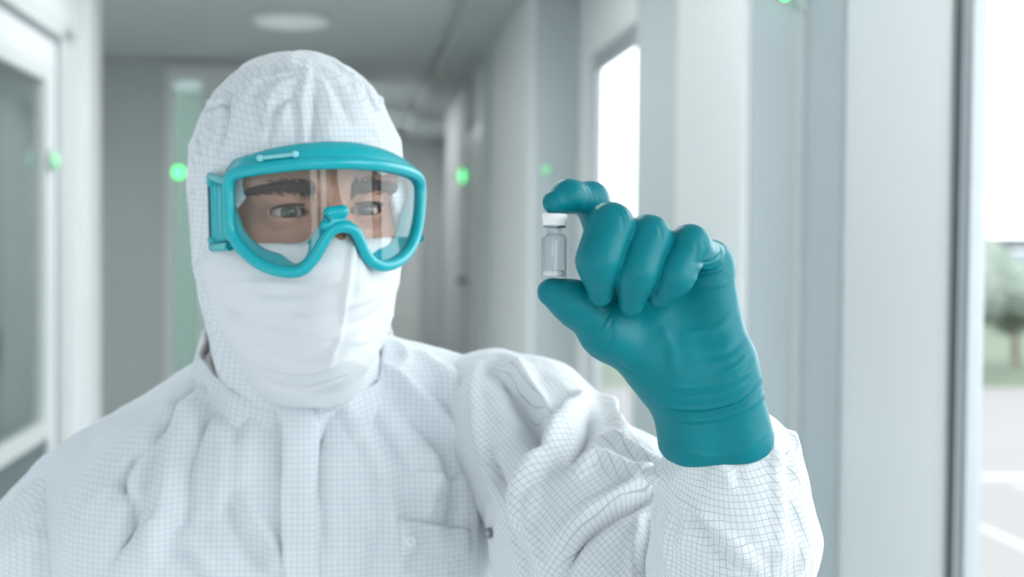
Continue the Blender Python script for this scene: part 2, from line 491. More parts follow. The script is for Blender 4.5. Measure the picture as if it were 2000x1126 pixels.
# door in the right wall far down the corridor
d1 = cbox('door_1', (UR-.03, UR, 8.35, 9.62, 0, 2.25), M['trim'], kind='structure', bevel=.004)
tag(d1, 'white flush door far down the right wall')
cbox('door_frame', [(UR-.035, UR+.02, 9.62, 9.75, 0, ZC), (UR-.035, UR+.02, 8.25, 8.35, 0, ZC)], M['grey_wall'], d1)
hn = cbox('door_handle', [(UR-.09, UR-.03, 9.5, 9.53, 1.33, 1.36), (UR-.09, UR-.07, 9.38, 9.53, 1.33, 1.36)], M['gasket'], d1, bevel=.004)
cbox('wall_right_inner', [(UR, UREC, 7.6, 9.75, 2.25, ZC), (UR, UREC, 7.6, 8.35, 0, 2.25), (UR, UREC, 8.35, 9.75, 0, 2.25)], M['white_wall'], kind='structure')
cbox('trim_1', (.46, UREC, -3.4, 16.2, 2.62, ZC), M['mid_wall'], kind='structure', bevel=.004)
# left wall: glazed opening to a side room, dark lower panel
LW = (2.2, 4.86)
wl = cbox('wall_left', [(UL-.14, UL, -3.4, LW[0], 0, ZC), (UL-.14, UL, LW[1], 5.62, 0, ZC), (UL-.14, UL, LW[0], LW[1], 2.12, ZC),
                   (-4.5, UL, 5.48, 5.62, 0, ZC)], M['white_wall'], kind='structure')
tag(wl, 'white corridor wall with a wide glazed opening')
cbox('lower_panel', (UL-.10, UL-.008, LW[0], LW[1], 0, .98), M['dark_panel'], wl)
w4 = cbox('window_5', [(UL-.035, UL+.004, LW[0], LW[0]+.06, .98, 2.12), (UL-.035, UL+.004, LW[1]-.07, LW[1], .98, 2.12),
                       (UL-.035, UL+.004, LW[0]+.06, LW[1]-.07, .98, 1.03), (UL-.035, UL+.004, LW[0]+.06, LW[1]-.07, 2.07, 2.12)], M['trim'], kind='structure')
tag(w4, 'interior window onto the side room in the left wall')
cbox('pane', (UL-.018, UL-.012, LW[0]+.06, LW[1]-.07, 1.03, 2.07), M['partition_glass'], w4)
cbox('casing', [(UL, UL+.02, LW[1]+.12, LW[1]+.30, 0, 2.26), (UL, UL+.02, LW[0]-.2, LW[1]+.30, 2.22, 2.28)], M['trim'], w4)
cbox('gasket', [(UL-.004, UL+.006, LW[1]+.095, LW[1]+.12, 0, 2.22), (UL-.004, UL+.006, LW[0]-.2, LW[1]+.12, 2.205, 2.22)], M['alu'], w4)
# corner edge strip
cbox('trim_2', (UL, UL+.03, 5.40, 5.63, 0, ZC), M['trim'], kind='structure', bevel=.004)
# side room behind the glass
cbox('wall_side_room', [(-4.6, -4.5, -3.4, 9.7, 0, ZC), (-4.5, UL-.14, -1.1, -1.0, 0, ZC)], M['mid_wall'], kind='structure')
# the far end: return wall, passage and end wall
cbox('wall_end', [(-4.6, -1.18, 9.6, 9.75, 0, ZC), (-.30, -.18, 9.6, 16.2, 0, ZC), (-1.18, -.30, 9.6, 9.75, 2.64, ZC)], M['mid_wall'], kind='structure')
cbox('wall_far', (-.4, UREC+.1, 16.0, 16.2, 0, ZC), M['mid_wall'], kind='structure')
d2 = tag(cbox('door_2', [(-1.18, -1.13, 9.57, 9.72, 0, 2.64), (-.97, -.87, 9.60, 9.66, .0, 2.6), (-.36, -.30, 9.57, 9.72, 0, 2.64), (-1.13, -.36, 9.57, 9.72, 2.56, 2.64), (-.87, -.36, 9.60, 9.66, 0, 2.56)],
              M['trim'], kind='structure'), 'white glazed door in the end wall')
cbox('pane', (-1.13, -.97, 9.62, 9.635, 0, 2.56), clear_film('door_glass', (.8, .86, .85), 1.12, .08), d2)
cbox('wall_beyond', (-1.6, -.3, 11.8, 11.9, 0, ZC), noisy('pale_green_wall', (.42, .50, .44), (.40, .48, .42), 3, .6), kind='structure')
d3 = tag(cbox('door_3', [(.02, .08, 15.93, 16.0, 0, 2.3), (.58, .64, 15.93, 16.0, 0, 2.3), (.08, .58, 15.93, 16.0, 2.24, 2.3), (.08, .58, 15.95, 16.0, 0, 2.24)], M['trim'], kind='structure'), 'white door at the far end of the corridor')
cbox('pane', (.2, .46, 15.94, 15.955, 1.2, 2.0), M['partition_glass'], d3)
# end wall behind the camera; its unseen window is added for frontal sky light
cbox('wall_back', [(-.95, 0, -3.4, -3.2, 0, ZC), (.7, .9, -3.4, -3.2, 0, ZC), (0, .7, -3.4, -3.2, 0, .1), (0, .7, -3.4, -3.2, 2.5, ZC)], M['white_wall'], kind='structure')
w5 = cbox('window_6', [(0, .05, -3.32, -3.26, .1, 2.5), (.65, .7, -3.32, -3.26, .1, 2.5)], M['alu'], kind='structure')
tag(w5, 'unseen window added behind the viewer for frontal sky light')
cbox('pane', [(.05, .65, -3.30, -3.29, .1, 2.5)], M['pane'], w5)

CR = np.array(Matrix.Rotation(CORR, 3, 'Z'))
def cw(u, v, z): return CR @ np.array((u, v, z), float)
AX_U, AX_V = CR @ np.array((1., 0, 0)), CR @ np.array((0, 1., 0))
# ceiling lamps
def ceiling_lamp(u, v, label):
    e = empty('ceiling_lamp', tuple(cw(u, v, ZC)))
    lathe([(.02, 0), (.205, 0), (.205, -.025), (.19, -.032), (.185, -.025)], cw(u, v, ZC), (0, 0, 1), M['trim'], 'lamp_ring', e, 36)
    lathe([(.186, -.012), (.186, -.03), (.16, -.05), (.09, -.062), (.005, -.066)], cw(u, v, ZC), (0, 0, 1), M['lamp'], 'diffuser', e, 36)
    tag(e, label, 'ceiling lamp', 'round ceiling lamps of the corridor')
ceiling_lamp(-.34, 7.7, 'round white ceiling lamp seen above the hooded head')
# unseen flat ceiling panels, added to brighten the corridor and the person
def added_panel_lamp(u, v, su, sv, strength, label, grp='added unseen ceiling panels'):
    c = cw(u, v, ZC)
    e = empty('added_panel_lamp', tuple(c))
    def sub(name, bx, mat):
        V, F = cbox_data(bx); return mesh_obj(name, [CR @ np.array(q) for q in V], F, mat, e, smooth=False)
    a, b = su/2, sv/2
    sub('frame', [(u-a, u+a, v-b, v-b+.02, ZC-.014, ZC), (u-a, u+a, v+b-.02, v+b, ZC-.014, ZC),
                  (u-a, u-a+.02, v-b+.02, v+b-.02, ZC-.014, ZC), (u+a-.02, u+a, v-b+.02, v+b-.02, ZC-.014, ZC)], M['trim'])
    sub('diffuser', [(u-a+.02, u+a-.02, v-b+.02, v+b-.02, ZC-.010, ZC-.002)], emit('added_panel_light', (.95, 1.0, .99), strength))
    tag(e, label, 'ceiling lamp', grp)
added_panel_lamp(-.15, -1.6, .6, 1.2, 1.5, 'added unseen ceiling panel lamp behind the viewer')
added_panel_lamp(-.15, 4.6, .6, 1.2, 9, 'added unseen ceiling panel lamp over the corridor behind the person')
added_panel_lamp(-1.6, 6.8, .6, 1.2, 15, 'added unseen ceiling panel lamp in the wide part of the corridor')
added_panel_lamp(-2.7, 3.4, .6, 1.2, 20, 'added unseen ceiling panel lamp of the side room')
added_panel_lamp(-.55, 10.9, .3, .6, 6, 'added unseen ceiling panel lamp behind the end wall door')
added_panel_lamp(-.10, 11.6, .14, 1.2, 30, 'added unseen ceiling panel lamp in the narrow passage')
added_panel_lamp(-.03, 14.3, .22, 1.2, 30, 'added unseen ceiling panel lamp at the far end of the corridor')
added_panel_lamp(-.15, 2.4, .6, .6, 12, 'added unseen ceiling panel lamp just behind the person')
# green status lights
def status_light(u, v, z, nu, nv, r, label, led='led'):
    n = CR @ np.array((nu, nv, 0.0))
    c = cw(u, v, z)
    e = empty('status_light', tuple(c))
    lathe([(r*1.15, 0), (r*1.15, .008), (r*.95, .012)], c, n, M['led_case'], 'case', e, 24)
    lathe([(r*.9, .010), (r*.8, .02), (r*.45, .028), (r*.05, .031)], c, n, M[led], 'led_lens', e, 24)
    tag(e, label, 'status light', 'green door status lights')
status_light(-1.098, 9.57, 1.995, 0, -1, .038, 'bright green status light on the end wall door left of the hood')
status_light(UR-.036, 9.66, 2.0, -1, 0, .05, 'green status light on the right wall beside the far door')
status_light(UL+.006, 4.83, 1.83, 1, 0, .030, 'faint green glowing disc on the frame of the left interior window', 'led_faint')  # weak green emissive disc at the edge of the pane
status_light(UR+.06, 2.73, 2.045, 0, -1, .010, 'small green status light high on the nearest grey pillar')
status_light(UR+.05, 6.18, 1.885, 0, -1, .02, 'small green status light on the second pillar just above the index finger', 'led_faint')
# furniture in the side room, seen through the glass
def cabinet(u0, u1, v0, v1, h, label):
    o = cw((u0+u1)/2, (v0+v1)/2, 0)
    e = empty('cabinet', tuple(o))
    def sub(name, b, mat, par=None, bevel=.004):
        V, F = cbox_data([b]); V = [CR @ np.array(q) for q in V]
        ob = mesh_obj(name, V, F, mat, par or e, smooth=False)
        return ob
    sub('body', (u0, u1, v0, v1, .08, h), M['white_wall'])
    sub('plinth', (u0+.02, u1-.02, v0+.02, v1-.02, 0, .08), M['dark_panel'])
    vm = (v0+v1)/2
    for a, b in ((v0+.006, vm-.003), (vm+.003, v1-.006)):
        dd = sub('cabinet_door', (u1, u1+.018, a, b, .1, h-.01), M['trim'])
        hh = b-.05 if a < vm-.1 else a+.03
        sub('handle', (u1+.018, u1+.035, hh, hh+.015, 1.0, 1.2), M['steel'], dd)
    tag(e, label, 'cabinet')
cabinet(-4.4, -3.9, 14.0-7.0, 14.9-7.0, 1.95, 'tall white double door cabinet against the side room wall')
cabinet(-3.2, -2.7, 4.0, 4.9, .92, 'low white cabinet behind the glass of the side room')

_o = cw(-1.25, 5.4, 1.3)
wc = empty('wall_cabinet', tuple(_o))
def _sub(name, b, mat, par=None):
    V, F = cbox_data([b]); return mesh_obj(name, [CR @ np.array(q) for q in V], F, mat, par or wc, smooth=False)
_sub('body', (-1.42, -1.10, 5.27, 5.48, 1.30, 1.88), M['white_wall'])
_dr = _sub('cabinet_door', (-1.415, -1.105, 5.252, 5.27, 1.305, 1.875), M['trim'])
_sub('handle', (-1.14, -1.125, 5.235, 5.252, 1.34, 1.46), M['steel'], _dr)
tag(wc, 'pale wall-hung cabinet seen through the left interior window', 'cabinet')

# ------------------------------------------------------------------ outdoors, seen through the near window
GZ = -4.2
M['asphalt'] = noisy('pale_asphalt', (.17, .158, .158), (.148, .138, .138), .3, .9)
M['road_line'] = noisy('white_road_paint', (.38, .38, .37), (.32, .32, .32), 2, .8)
M['grass'] = noisy('grass', (.075, .10, .06), (.06, .085, .05), .4, .95)
M['leaf'] = noisy('haze_paled_leaves', (.20, .235, .195), (.17, .205, .17), 1.5, .9)  # leaf colour paled to stand in for outdoor haze
M['bark'] = noisy('bark', (.16, .12, .09), (.11, .08, .06), 6, .9)
M['facade'] = noisy('pale_facade', (.155, .16, .175), (.14, .15, .165), .3, .8)
M['dark_window'] = noisy('dark_glazing', (.20, .24, .28), (.16, .20, .24), 1, .2)
tag(cbox('parking_ground', (1.5, 70, -30, 60, GZ-.2, GZ), M['asphalt'], kind='structure'), 'pale asphalt yard outside the windows')
tag(cbox('lawn', (1.5, 260, 60, 420, GZ-.2, GZ-.02), M['grass'], kind='structure'), 'lawn beyond the asphalt yard')
for k in range(7):
    o = cbox('road_marking', (9.5+k*3.2, 9.62+k*3.2, 24, 36, GZ, GZ+.012), M['road_line'], kind='structure')
    tag(o, 'white painted parking bay line on the yard')
tag(cbox('road_marking', (4, 60, 36.6, 37.0, GZ, GZ+.012), M['road_line'], kind='structure'), 'long white line across the yard')
def tree(u, v, h, r, seed, label):
    g = np.random.default_rng(seed)
    base = cw(u, v, GZ)
    e = empty('tree', tuple(base))
    hs = np.linspace(0, h*.7, 6)
    C = np.stack([base[0]+np.cumsum(g.normal(0, .06, 6)), base[1]+np.cumsum(g.normal(0, .06, 6)), base[2]+hs], 1)
    tube(C, np.linspace(.22, .08, 6), M['bark'], 'trunk', e, seg=8)
    cs = [(C[-1] + np.array([g.normal(0, r*.4), g.normal(0, r*.4), g.normal(0, h*.12)]), r*g.uniform(.4, .7)) for _ in range(9)]
    def fn(p):
        d = None
        for c, q in cs:
            x = rc(p, c, c+1e-4, q, q); d = x if d is None else smin(d, x, .5)
        return d
    pts = np.array([c for c, _ in cs])
    V, Q = polygonize(fn, pts.min(0)-r, pts.max(0)+r, .28)
    N = vnormals(V, Q)
    V = V + N*(g.normal(0, .12, len(V))[:, None])
    mesh_obj('crown', V, Q, M['leaf'], e)
    tag(e, label, 'tree', 'trees outside the window')
tree(27, 66, 5.2, 2.3, 1, 'leafy green tree beyond the yard outside the near window')
tree(31.5, 71, 4.6, 2.0, 2, 'smaller green tree right of the leafy tree outside the window')
tree(19.5, 60, 4.2, 1.9, 3, 'short green tree at the left of the outdoor view')
def block(u0, u1, v0, v1, h, nf, nc, label):
    e = empty('office_building', tuple(cw((u0+u1)/2, v0, GZ)))
    def sub(name, b, mat, par=None):
        V, F = cbox_data([b]); return mesh_obj(name, [CR @ np.array(q) for q in V], F, mat, par or e, smooth=False)
    sub('wall', (u0, u1, v0, v1, GZ, GZ+h), M['facade'])
    sub('roof_edge', (u0-.2, u1+.2, v0-.2, v1, GZ+h, GZ+h+.4), M['facade'])
    fw = (u1-u0)/nc; fh = h/nf
    for i in range(nf):
        for j in range(nc):
            f = sub('window', (u0+fw*(j+.2), u0+fw*(j+.8), v0-.08, v0, GZ+fh*(i+.3), GZ+fh*(i+.8)), M['trim'])
            sub('pane', (u0+fw*(j+.25), u0+fw*(j+.75), v0-.1, v0-.08, GZ+fh*(i+.35), GZ+fh*(i+.75)), M['dark_window'], f)
    tag(e, label, 'building')
block(38, 62, 112, 122, 6.0, 2, 7, 'long pale office building far beyond the trees')

# ================================================================== the person
person = empty('person', (-.17, 1.24, 0.0))
tag(person, 'person in white hooded cleanroom coverall, mask and goggles holding up a small vial', 'person')

# ---- head frame: hl = image right, hf = where the face points, hu = up
YAW, ROLL, PITCH = R(23.5), R(2.5), R(3)
HC = P(575, 405, 1.20)
hf = np.array((math.sin(YAW), -math.cos(YAW), 0)); hl = np.array((math.cos(YAW), math.sin(YAW), 0)); hu = np.array((0, 0, 1.0))
hf, hu = hf*math.cos(PITCH) - hu*math.sin(PITCH), hu*math.cos(PITCH) + hf*math.sin(PITCH)
hl, hu = hl*math.cos(ROLL) + hu*math.sin(ROLL), hu*math.cos(ROLL) - hl*math.sin(ROLL)
HM = np.array([hl, hf, hu])
def HP(l, f, u): return HC + l*hl + f*hf + u*hu
def toH(V): return (np.asarray(V) - HC) @ HM.T

# ---- body: head with face, neck and chest in one skin
FX, EX = .0025, .0290                                  # middle line of the face, half the eye spacing
EYE = [(FX-EX, .0725, 0.0), (FX+EX, .0725, 0.0)]
EYR = .0123
def head_sdf(p):
    q = ((p - HC.astype(np.float32)) @ HM.T.astype(np.float32))
    l, f, u = q[:, 0], q[:, 1], q[:, 2]
    al = np.abs(l - FX); qs = np.stack([al, f, u], 1)
    I = np.eye(3)
    d = ell(qs, (0, -.004, .022), I, (.072, .0955, .088))
    d = smin(d, ell(qs, (0, .022, -.045), I, (.062, .070, .075)), .03)
    d = smin(d, rc(qs, (0, .060, -.085), (0, .075, -.098), .024, .018), .02)            # chin
    d = smin(d, rc(qs, (.012, .086, .0185), (.048, .068, .021), .0125, .011), .014)       # brow ridge
    d = smin(d, rc(qs, (.045, .056, -.028), (.028, .072, -.034), .0135, .012), .02)        # cheekbone
    d = smax(d, -rc(qs, (.022, .102, -.001), (.044, .089, -.003), .0135, .013), .012)     # eye socket
    d = smin(d, rc(qs, (0, .087, .012), (0, .108, -.036), .0075, .0105), .012)            # nose
    d = smin(d, rc(qs, (.009, .098, -.040), (.012, .095, -.041), .008, .007), .006)       # nostril wings
    # eyelids: shell over the eyeball with an almond slit
    c = np.array((EX, .0725, 0.0))
    w = qs - c
    rr = np.sqrt((w*w).sum(1))
    lid = np.abs(rr - (EYR + .0017)) - .0018
    x = w[:, 0]/.0135
    up = .0039*np.sqrt(np.clip(1 - x*x, 0, 1)) + .0006; dn = -.0032*np.sqrt(np.clip(1 - x*x, 0, 1)) - .0002
    cut = np.maximum(np.maximum(np.maximum(w[:, 2] - up, dn - w[:, 2]), -w[:, 1]), (np.abs(x) - .98)*.0135)
    d = smax(d, -(rr - EYR*1.02), .001)
    lid = np.maximum(lid, -w[:, 1] - .004)
    d = smin(d, lid, .006)
    d = smax(d, -np.maximum(cut, -(.02 - w[:, 1])*1.0), .0015)
    # ears lie flat under the hood
    d = smin(d, ell(qs, (.070, -.012, -.012), I, (.007, .016, .028)), .006)
    # mouth
    d = smax(d, -rc(qs, (0, .098, -.068), (.020, .088, -.067), .003, .002), .006)
    return d
NB = P(585, 760, 1.27)
def body_sdf(p):
    d = head_sdf(p)
    d = smin(d, rc(p, HP(0, -.015, -.06), NB, .056, .058), .02)
    return d
def torso_core(p):
    d = rc(p, P(330, 960, 1.285), P(800, 900, 1.285), .055, .055)
    d = smin(d, rc(p, NB, P(575, 1450, 1.28), .07, .11), .06)
    return d
def skin_sdf(p):
    return smin(body_sdf(p), torso_core(p), .04)
hb = HP(0, 0, 0)
V, Q = polygonize(skin_sdf, np.minimum(hb-.15, P(300, 1500, 1.28)-.1), np.maximum(hb+.15, P(800, 600, 1.28)+.12), .0016)
# finer patch of the face region is the same surface: project vertices onto it
for _ in range(2):
    e = .0006
    fv = skin_sdf(V.astype(np.float32))
    G = np.stack([skin_sdf((V + np.eye(3)[k]*e).astype(np.float32)) - fv for k in range(3)], 1)/e
    V = V - (fv / np.clip((G*G).sum(1), .3, 4))[:, None]*G*.8
body = mesh_obj('body', V, Q, M['skin'], person)
tag(body, 'face with dark brows behind clear goggles')
# eyes
gaze = (P(1080, 480, .86) - HP(0, .09, 0)); gaze /= np.linalg.norm(gaze)
gaze = gaze*.55 + hf*.6 + np.array((.0, -.3, 0)); gaze /= np.linalg.norm(gaze)
for c in EYE:
    ec = HP(*c)
    t = np.cross(gaze, (0, 0, 1.0)); t /= np.linalg.norm(t); w = np.cross(t, gaze)
    V, F, G = [], [], []
    for i in range(25):
        th = math.pi*i/24
        for k in range(32):
            a = 2*math.pi*k/32
            r = EYR*(1 + (.06*max(0, 1-(th/.5)**2) if th < .5 else 0))
            V.append(ec + r*(math.cos(th)*gaze + math.sin(th)*(math.cos(a)*t + math.sin(a)*w))); G.append((min(th/1.0, 1), 0, 0))
    for i in range(24):
        for k in range(32):
            F.append((i*32+k, (i+1)*32+k, (i+1)*32+(k+1) % 32, i*32+(k+1) % 32))
    mesh_obj('eyeball', V, F, M['eye'], body, gc=G)
# brows and lashes: fine tapered strands lying on the skin
def surf(l, u, f0=.13):
    f = f0
    for _ in range(40):
        d = float(head_sdf(np.array([HP(l, f, u)], np.float32))[0])
        f -= max(d*.8, .0001)
        if d < .0002: break
    return f
def strands(name, segs, r, mat, parent):
    V, F = [], []
    for a, m_, b in segs:
        pts = [np.array(a), np.array(m_), np.array(b)]
        b0 = len(V)
        T = pts[2]-pts[0]; T /= np.linalg.norm(T)+1e-9
        s = np.cross(T, hf); s /= np.linalg.norm(s)+1e-9; n = np.cross(s, T)
        for p_, rr in ((pts[0], r), (pts[1], r*.9)):
            for k in range(3):
                an = 2*math.pi*k/3
                V.append(p_ + rr*(math.cos(an)*s + math.sin(an)*n))
        V.append(pts[2])
        F += [(b0+k, b0+(k+1) % 3, b0+3+(k+1) % 3, b0+3+k) for k in range(3)] + [(b0+3+k, b0+3+(k+1) % 3, b0+6) for k in range(3)]
    return mesh_obj(name, np.array(V), F, mat, parent)
for sgn in (-1, 1):
    segs = []
    for i in range(620):
        t = rng.uniform(0, 1)
        l = .013 + .043*t
        u = .0145 + .0045*math.sin(t*2.4) - .004*t*t + rng.normal(0, .0026)*(1 - .55*t)
        L = rng.uniform(.005, .009)
        ang = R(70 - 62*min(t*1.6, 1)) + rng.normal(0, .15)
        a = (l, u); m_ = (l + L*.5*math.cos(ang), u + L*.5*math.sin(ang)); b = (l + L*math.cos(ang*.8), u + L*math.sin(ang*.8)*.85)
        segs.append([HP(FX + sgn*x, surf(FX + sgn*x, y) + h, y) for (x, y), h in ((a, -.0004), (m_, .0010), (b, .0008))])
    strands('eyebrow', segs, .0005, M['brow'], body)
    segs = []
    for i in range(46):
        x = -.95 + 1.9*i/45
        l = EX + .0130*x
        u = .0050*math.sqrt(max(0, 1 - x*x)) + .0004
        f = .0725 + math.sqrt(max(EYR**2 - (l-EX)**2 - u**2, 0)) + .0028
        segs.append([HP(FX + sgn*l, f, u), HP(FX + sgn*(l + .001*x), f + .004, u + .0002), HP(FX + sgn*(l + .0025*x), f + .0065, u + .0024)])
    strands('eyelashes', segs, .0006, M['brow'], body)

# ---- hood
def hood_base(p):
    q = ((p - HC.astype(np.float32)) @ HM.T.astype(np.float32))
    I = np.eye(3)
    d = ell(q, (.003, -.004, .022), I, (.0825, .1035, .0985))
    d = smin(d, ell(q, (0, -.012, -.045), I, (.0680, .085, .078)), .03)
    d = smin(d, rc(p, HP(0, -.008, -.06), P(588, 800, 1.25), .063, .068), .03)
    return d
def hood_sdf(p):
    q = ((p - HC.astype(np.float32)) @ HM.T.astype(np.float32))
    d = hood_base(p)
    al = np.abs(q[:, 0])
    # face opening: an upright oval pocket
    o = np.sqrt((al/.071)**2 + (np.clip((q[:, 2] + .05)/np.where(q[:, 2] > -.05, .094, .045), -9, 9))**2) - 1
    o = np.maximum(o*.055, -(q[:, 1] + .02))
    return smax(d, -o, .004)
V, Q = polygonize(hood_sdf, HC + np.array((-.16, -.16, -.21)), HC + np.array((.16, .16, .16)), .0021)
V = relax(V, Q, 1)
hood_folds = [
    ([(600, 118), (597, 160), (590, 200), (592, 250), (597, 290)], 7, 1.6),
    ([(612, 170), (614, 215), (610, 250), (600, 285)], 7, -2.4),
    ([(590, 150), (560, 165), (530, 190), (522, 225)], 8, 1.5),
    ([(585, 175), (548, 205), (530, 250), (520, 285)], 8, -1.6),
    ([(548, 172), (560, 205), (545, 250)], 8, 1.4),
    ([(505, 160), (500, 200), (505, 260)], 9, -1.3),
    ([(470, 170), (447, 195), (442, 240), (425, 300)], 9, -2.6),
    ([(455, 165), (438, 190), (432, 240), (415, 310)], 7, 1.8),
    ([(372, 240), (395, 215), (420, 206), (445, 205)], 4, -2.2),
    ([(372, 232), (395, 207), (420, 198), (445, 198)], 5, 1.2),
    ([(393, 240), (390, 270), (395, 305)], 5, -1.5),
    ([(408, 236), (410, 270), (412, 300)], 9, 1.2),
    ([(630, 142), (660, 150), (690, 165), (700, 190)], 8, 1.3),
    ([(620, 150), (640, 185), (650, 230)], 9, 1.4),
    ([(645, 160), (668, 195), (680, 240)], 9, -1.2),
    ([(705, 150), (718, 180), (730, 215)], 7, -2.0),
    ([(715, 140), (735, 175), (748, 215)], 8, 1.3),
    ([(520, 130), (560, 128), (600, 140)], 8, 1.2),
    ([(440, 200), (480, 165), (540, 150), (620, 142), (690, 150), (740, 185)], 4, .9),
    ([(560, 185), (580, 225), (578, 280)], 8, -1.0),
    ([(640, 250), (700, 245), (760, 262)], 10, .8),
    ([(404, 470), (412, 520), (425, 575)], 8, 1.4), ([(390, 480), (398, 540), (415, 590)], 6, -1.4),
]
V = folds(V, Q, [(a_[0], a_[1], a_[2]*2.1) + tuple(a_[3:]) for a_ in hood_folds])
V = relax(V, Q, 1)
N = vnormals(V, Q)
V = V + N*(vnoise(V, (38, 38, 24), 3.1)*.0016 + creases(V, (26, 26, 17), 4.4)*.0018)[:, None]
q = toH(V)
gc = np.stack([.082*np.arcsin(np.clip(q[:, 0]/.086, -1, 1)), q[:, 2] - .55*np.clip(.075 - q[:, 1], 0, 1)*np.clip((q[:, 2]-.03)/.08, 0, 1), np.zeros(len(V))], 1)
hood = mesh_obj('hood', V, Q, M['cloth'], person, gc=gc)
tag(hood, 'white gridded fabric hood with gathered folds')

# ---- mask: plain veil from the nose down into the collar
def mask_sdf(p):
    q = ((p - HC.astype(np.float32)) @ HM.T.astype(np.float32))
    al = np.abs(q[:, 0])*(1 + 1.5*np.maximum(0, -q[:, 2]-.045)); qs = np.stack([al, q[:, 1], q[:, 2]], 1)
    I = np.eye(3)
    d = ell(qs, (0, .016, -.042), I, (.0755, .0875, .078))
    d = smin(d, rc(qs, (0, .090, -.014), (0, .1015, -.042), .0095, .012), .022)
    d = smin(d, rc(qs, (0, .100, -.047), (0, .086, -.105), .0140, .020), .035)
    d = smin(d, rc(qs, (0, .040, -.090), (0, .030, -.118), .053, .043), .03)
    d = smin(d, rc(p, HP(0, .018, -.09), P(588, 725, 1.235), .046, .038), .04)
    d = smax(d, q[:, 2] + .0215 - .019*np.exp(-(al/.012)**2) - 3.0*np.maximum(al-.055, 0), .003)                   # upper hem
    d = smax(d, -(q[:, 1] + .005), .004)
    d = smax(d, -(p[:, 2] - P(590, 790, 1.18)[2]), .003)
    # hollow: the face and the goggle skirt stay free inside
    inner = ell(qs, (0, .012, -.045), I, (.0715, .0835, .070))
    inner = np.maximum(inner, -(q[:, 2] + .055))
    return smax(d, -inner, .003)
V, Q = polygonize(mask_sdf, HC + np.array((-.13, -.20, -.22)), HC + np.array((.15, .10, .03)), .0021)
V = relax(V, Q, 1)
mask_folds = [
    ([(690, 470), (682, 520), (672, 580), (668, 640)], 6, 2.2),
    ([(704, 480), (698, 530), (690, 590)], 9, -1.0),
    ([(430, 598), (480, 625), (560, 650), (640, 655), (668, 640)], 8, 1.6),
    ([(440, 640), (500, 680), (580, 700), (650, 690), (700, 650)], 9, -1.6),
    ([(450, 670), (520, 712), (600, 725), (680, 700)], 8, 1.4),
    ([(470, 560), (540, 575), (620, 570), (670, 555)], 8, -1.3),
    ([(440, 560), (520, 552), (600, 556), (665, 540)], 7, 1.0),
    ([(668, 640), (655, 680), (640, 720)], 6, 1.8),
    ([(672, 600), (710, 585), (760, 560)], 7, 1.3),
    ([(672, 640), (715, 625), (760, 590)], 8, -1.3),
    ([(680, 670), (720, 660), (748, 630)], 6, 1.2),
    ([(500, 610), (560, 625), (630, 618)], 8, 1.0),
    ([(520, 660), (590, 678), (640, 670)], 6, 1.1),
    ([(500, 730), (560, 755), (620, 755), (680, 735)], 5, -1.2),
    ([(560, 600), (600, 612), (660, 600)], 7, -1.0),
]
V = folds(V, Q, [(a_[0], a_[1], a_[2]*1.9) + tuple(a_[3:]) for a_ in mask_folds])
N = vnormals(V, Q)
V = V + N*(vnoise(V, (18, 18, 42), 8.1)*.0011 + creases(V, (11, 11, 30), 2.4)*.0010)[:, None]
mask = mesh_obj('face_mask', V, Q, M['mask'], person)
tag(mask, 'plain white fabric face mask tucked into the collar')

# ------------------------------------------------------------------ coverall
def sup(px, py, d): return P(px, py, d)
SL, SR = P(165, 992, 1.27), P(905, 838, 1.265)
TY = R(8)
tl = np.array((math.cos(TY), math.sin(TY), 0)); tf = np.array((math.sin(TY), -math.cos(TY), 0)); tu = np.array((0, 0, 1.0))
TM = np.array([tl, tf, tu])
CH = P(560, 1130, 1.27)
def torso_sdf(p):
    d = ell(p, CH, TM, (.172, .112, .165))
    d = smin(d, rc(p, P(500, 805, 1.275), SL, .060, .054), .05)
    d = smin(d, rc(p, P(660, 765, 1.275), SR, .060, .054), .05)
    d = smin(d, rc(p, P(330, 1090, 1.22), P(770, 1050, 1.22), .075, .070), .06)
    d = smin(d, rc(p, P(585, 740, 1.28), P(585, 840, 1.27), .058, .072), .03)
    d = smin(d, rc(p, P(560, 1150, 1.27), P(560, 1900, 1.29), .135, .15), .06)
    # neck hole
    h = rc(p, P(588, 560, 1.20), P(588, 770, 1.255), .066, .060)
    d = smax(d, -h, .006)
    return smax(d, -(p[:, 2] - .80), .01)
lo = np.minimum(SL, CH) - np.array((.10, .16, 0)); lo[2] = .77
hi = np.maximum(SR, CH) + np.array((.12, .22, 0)); hi[2] = P(588, 640, 1.27)[2] + .02
V, Q = polygonize(torso_sdf, lo, hi, .0032)
V = relax(V, Q, 2)
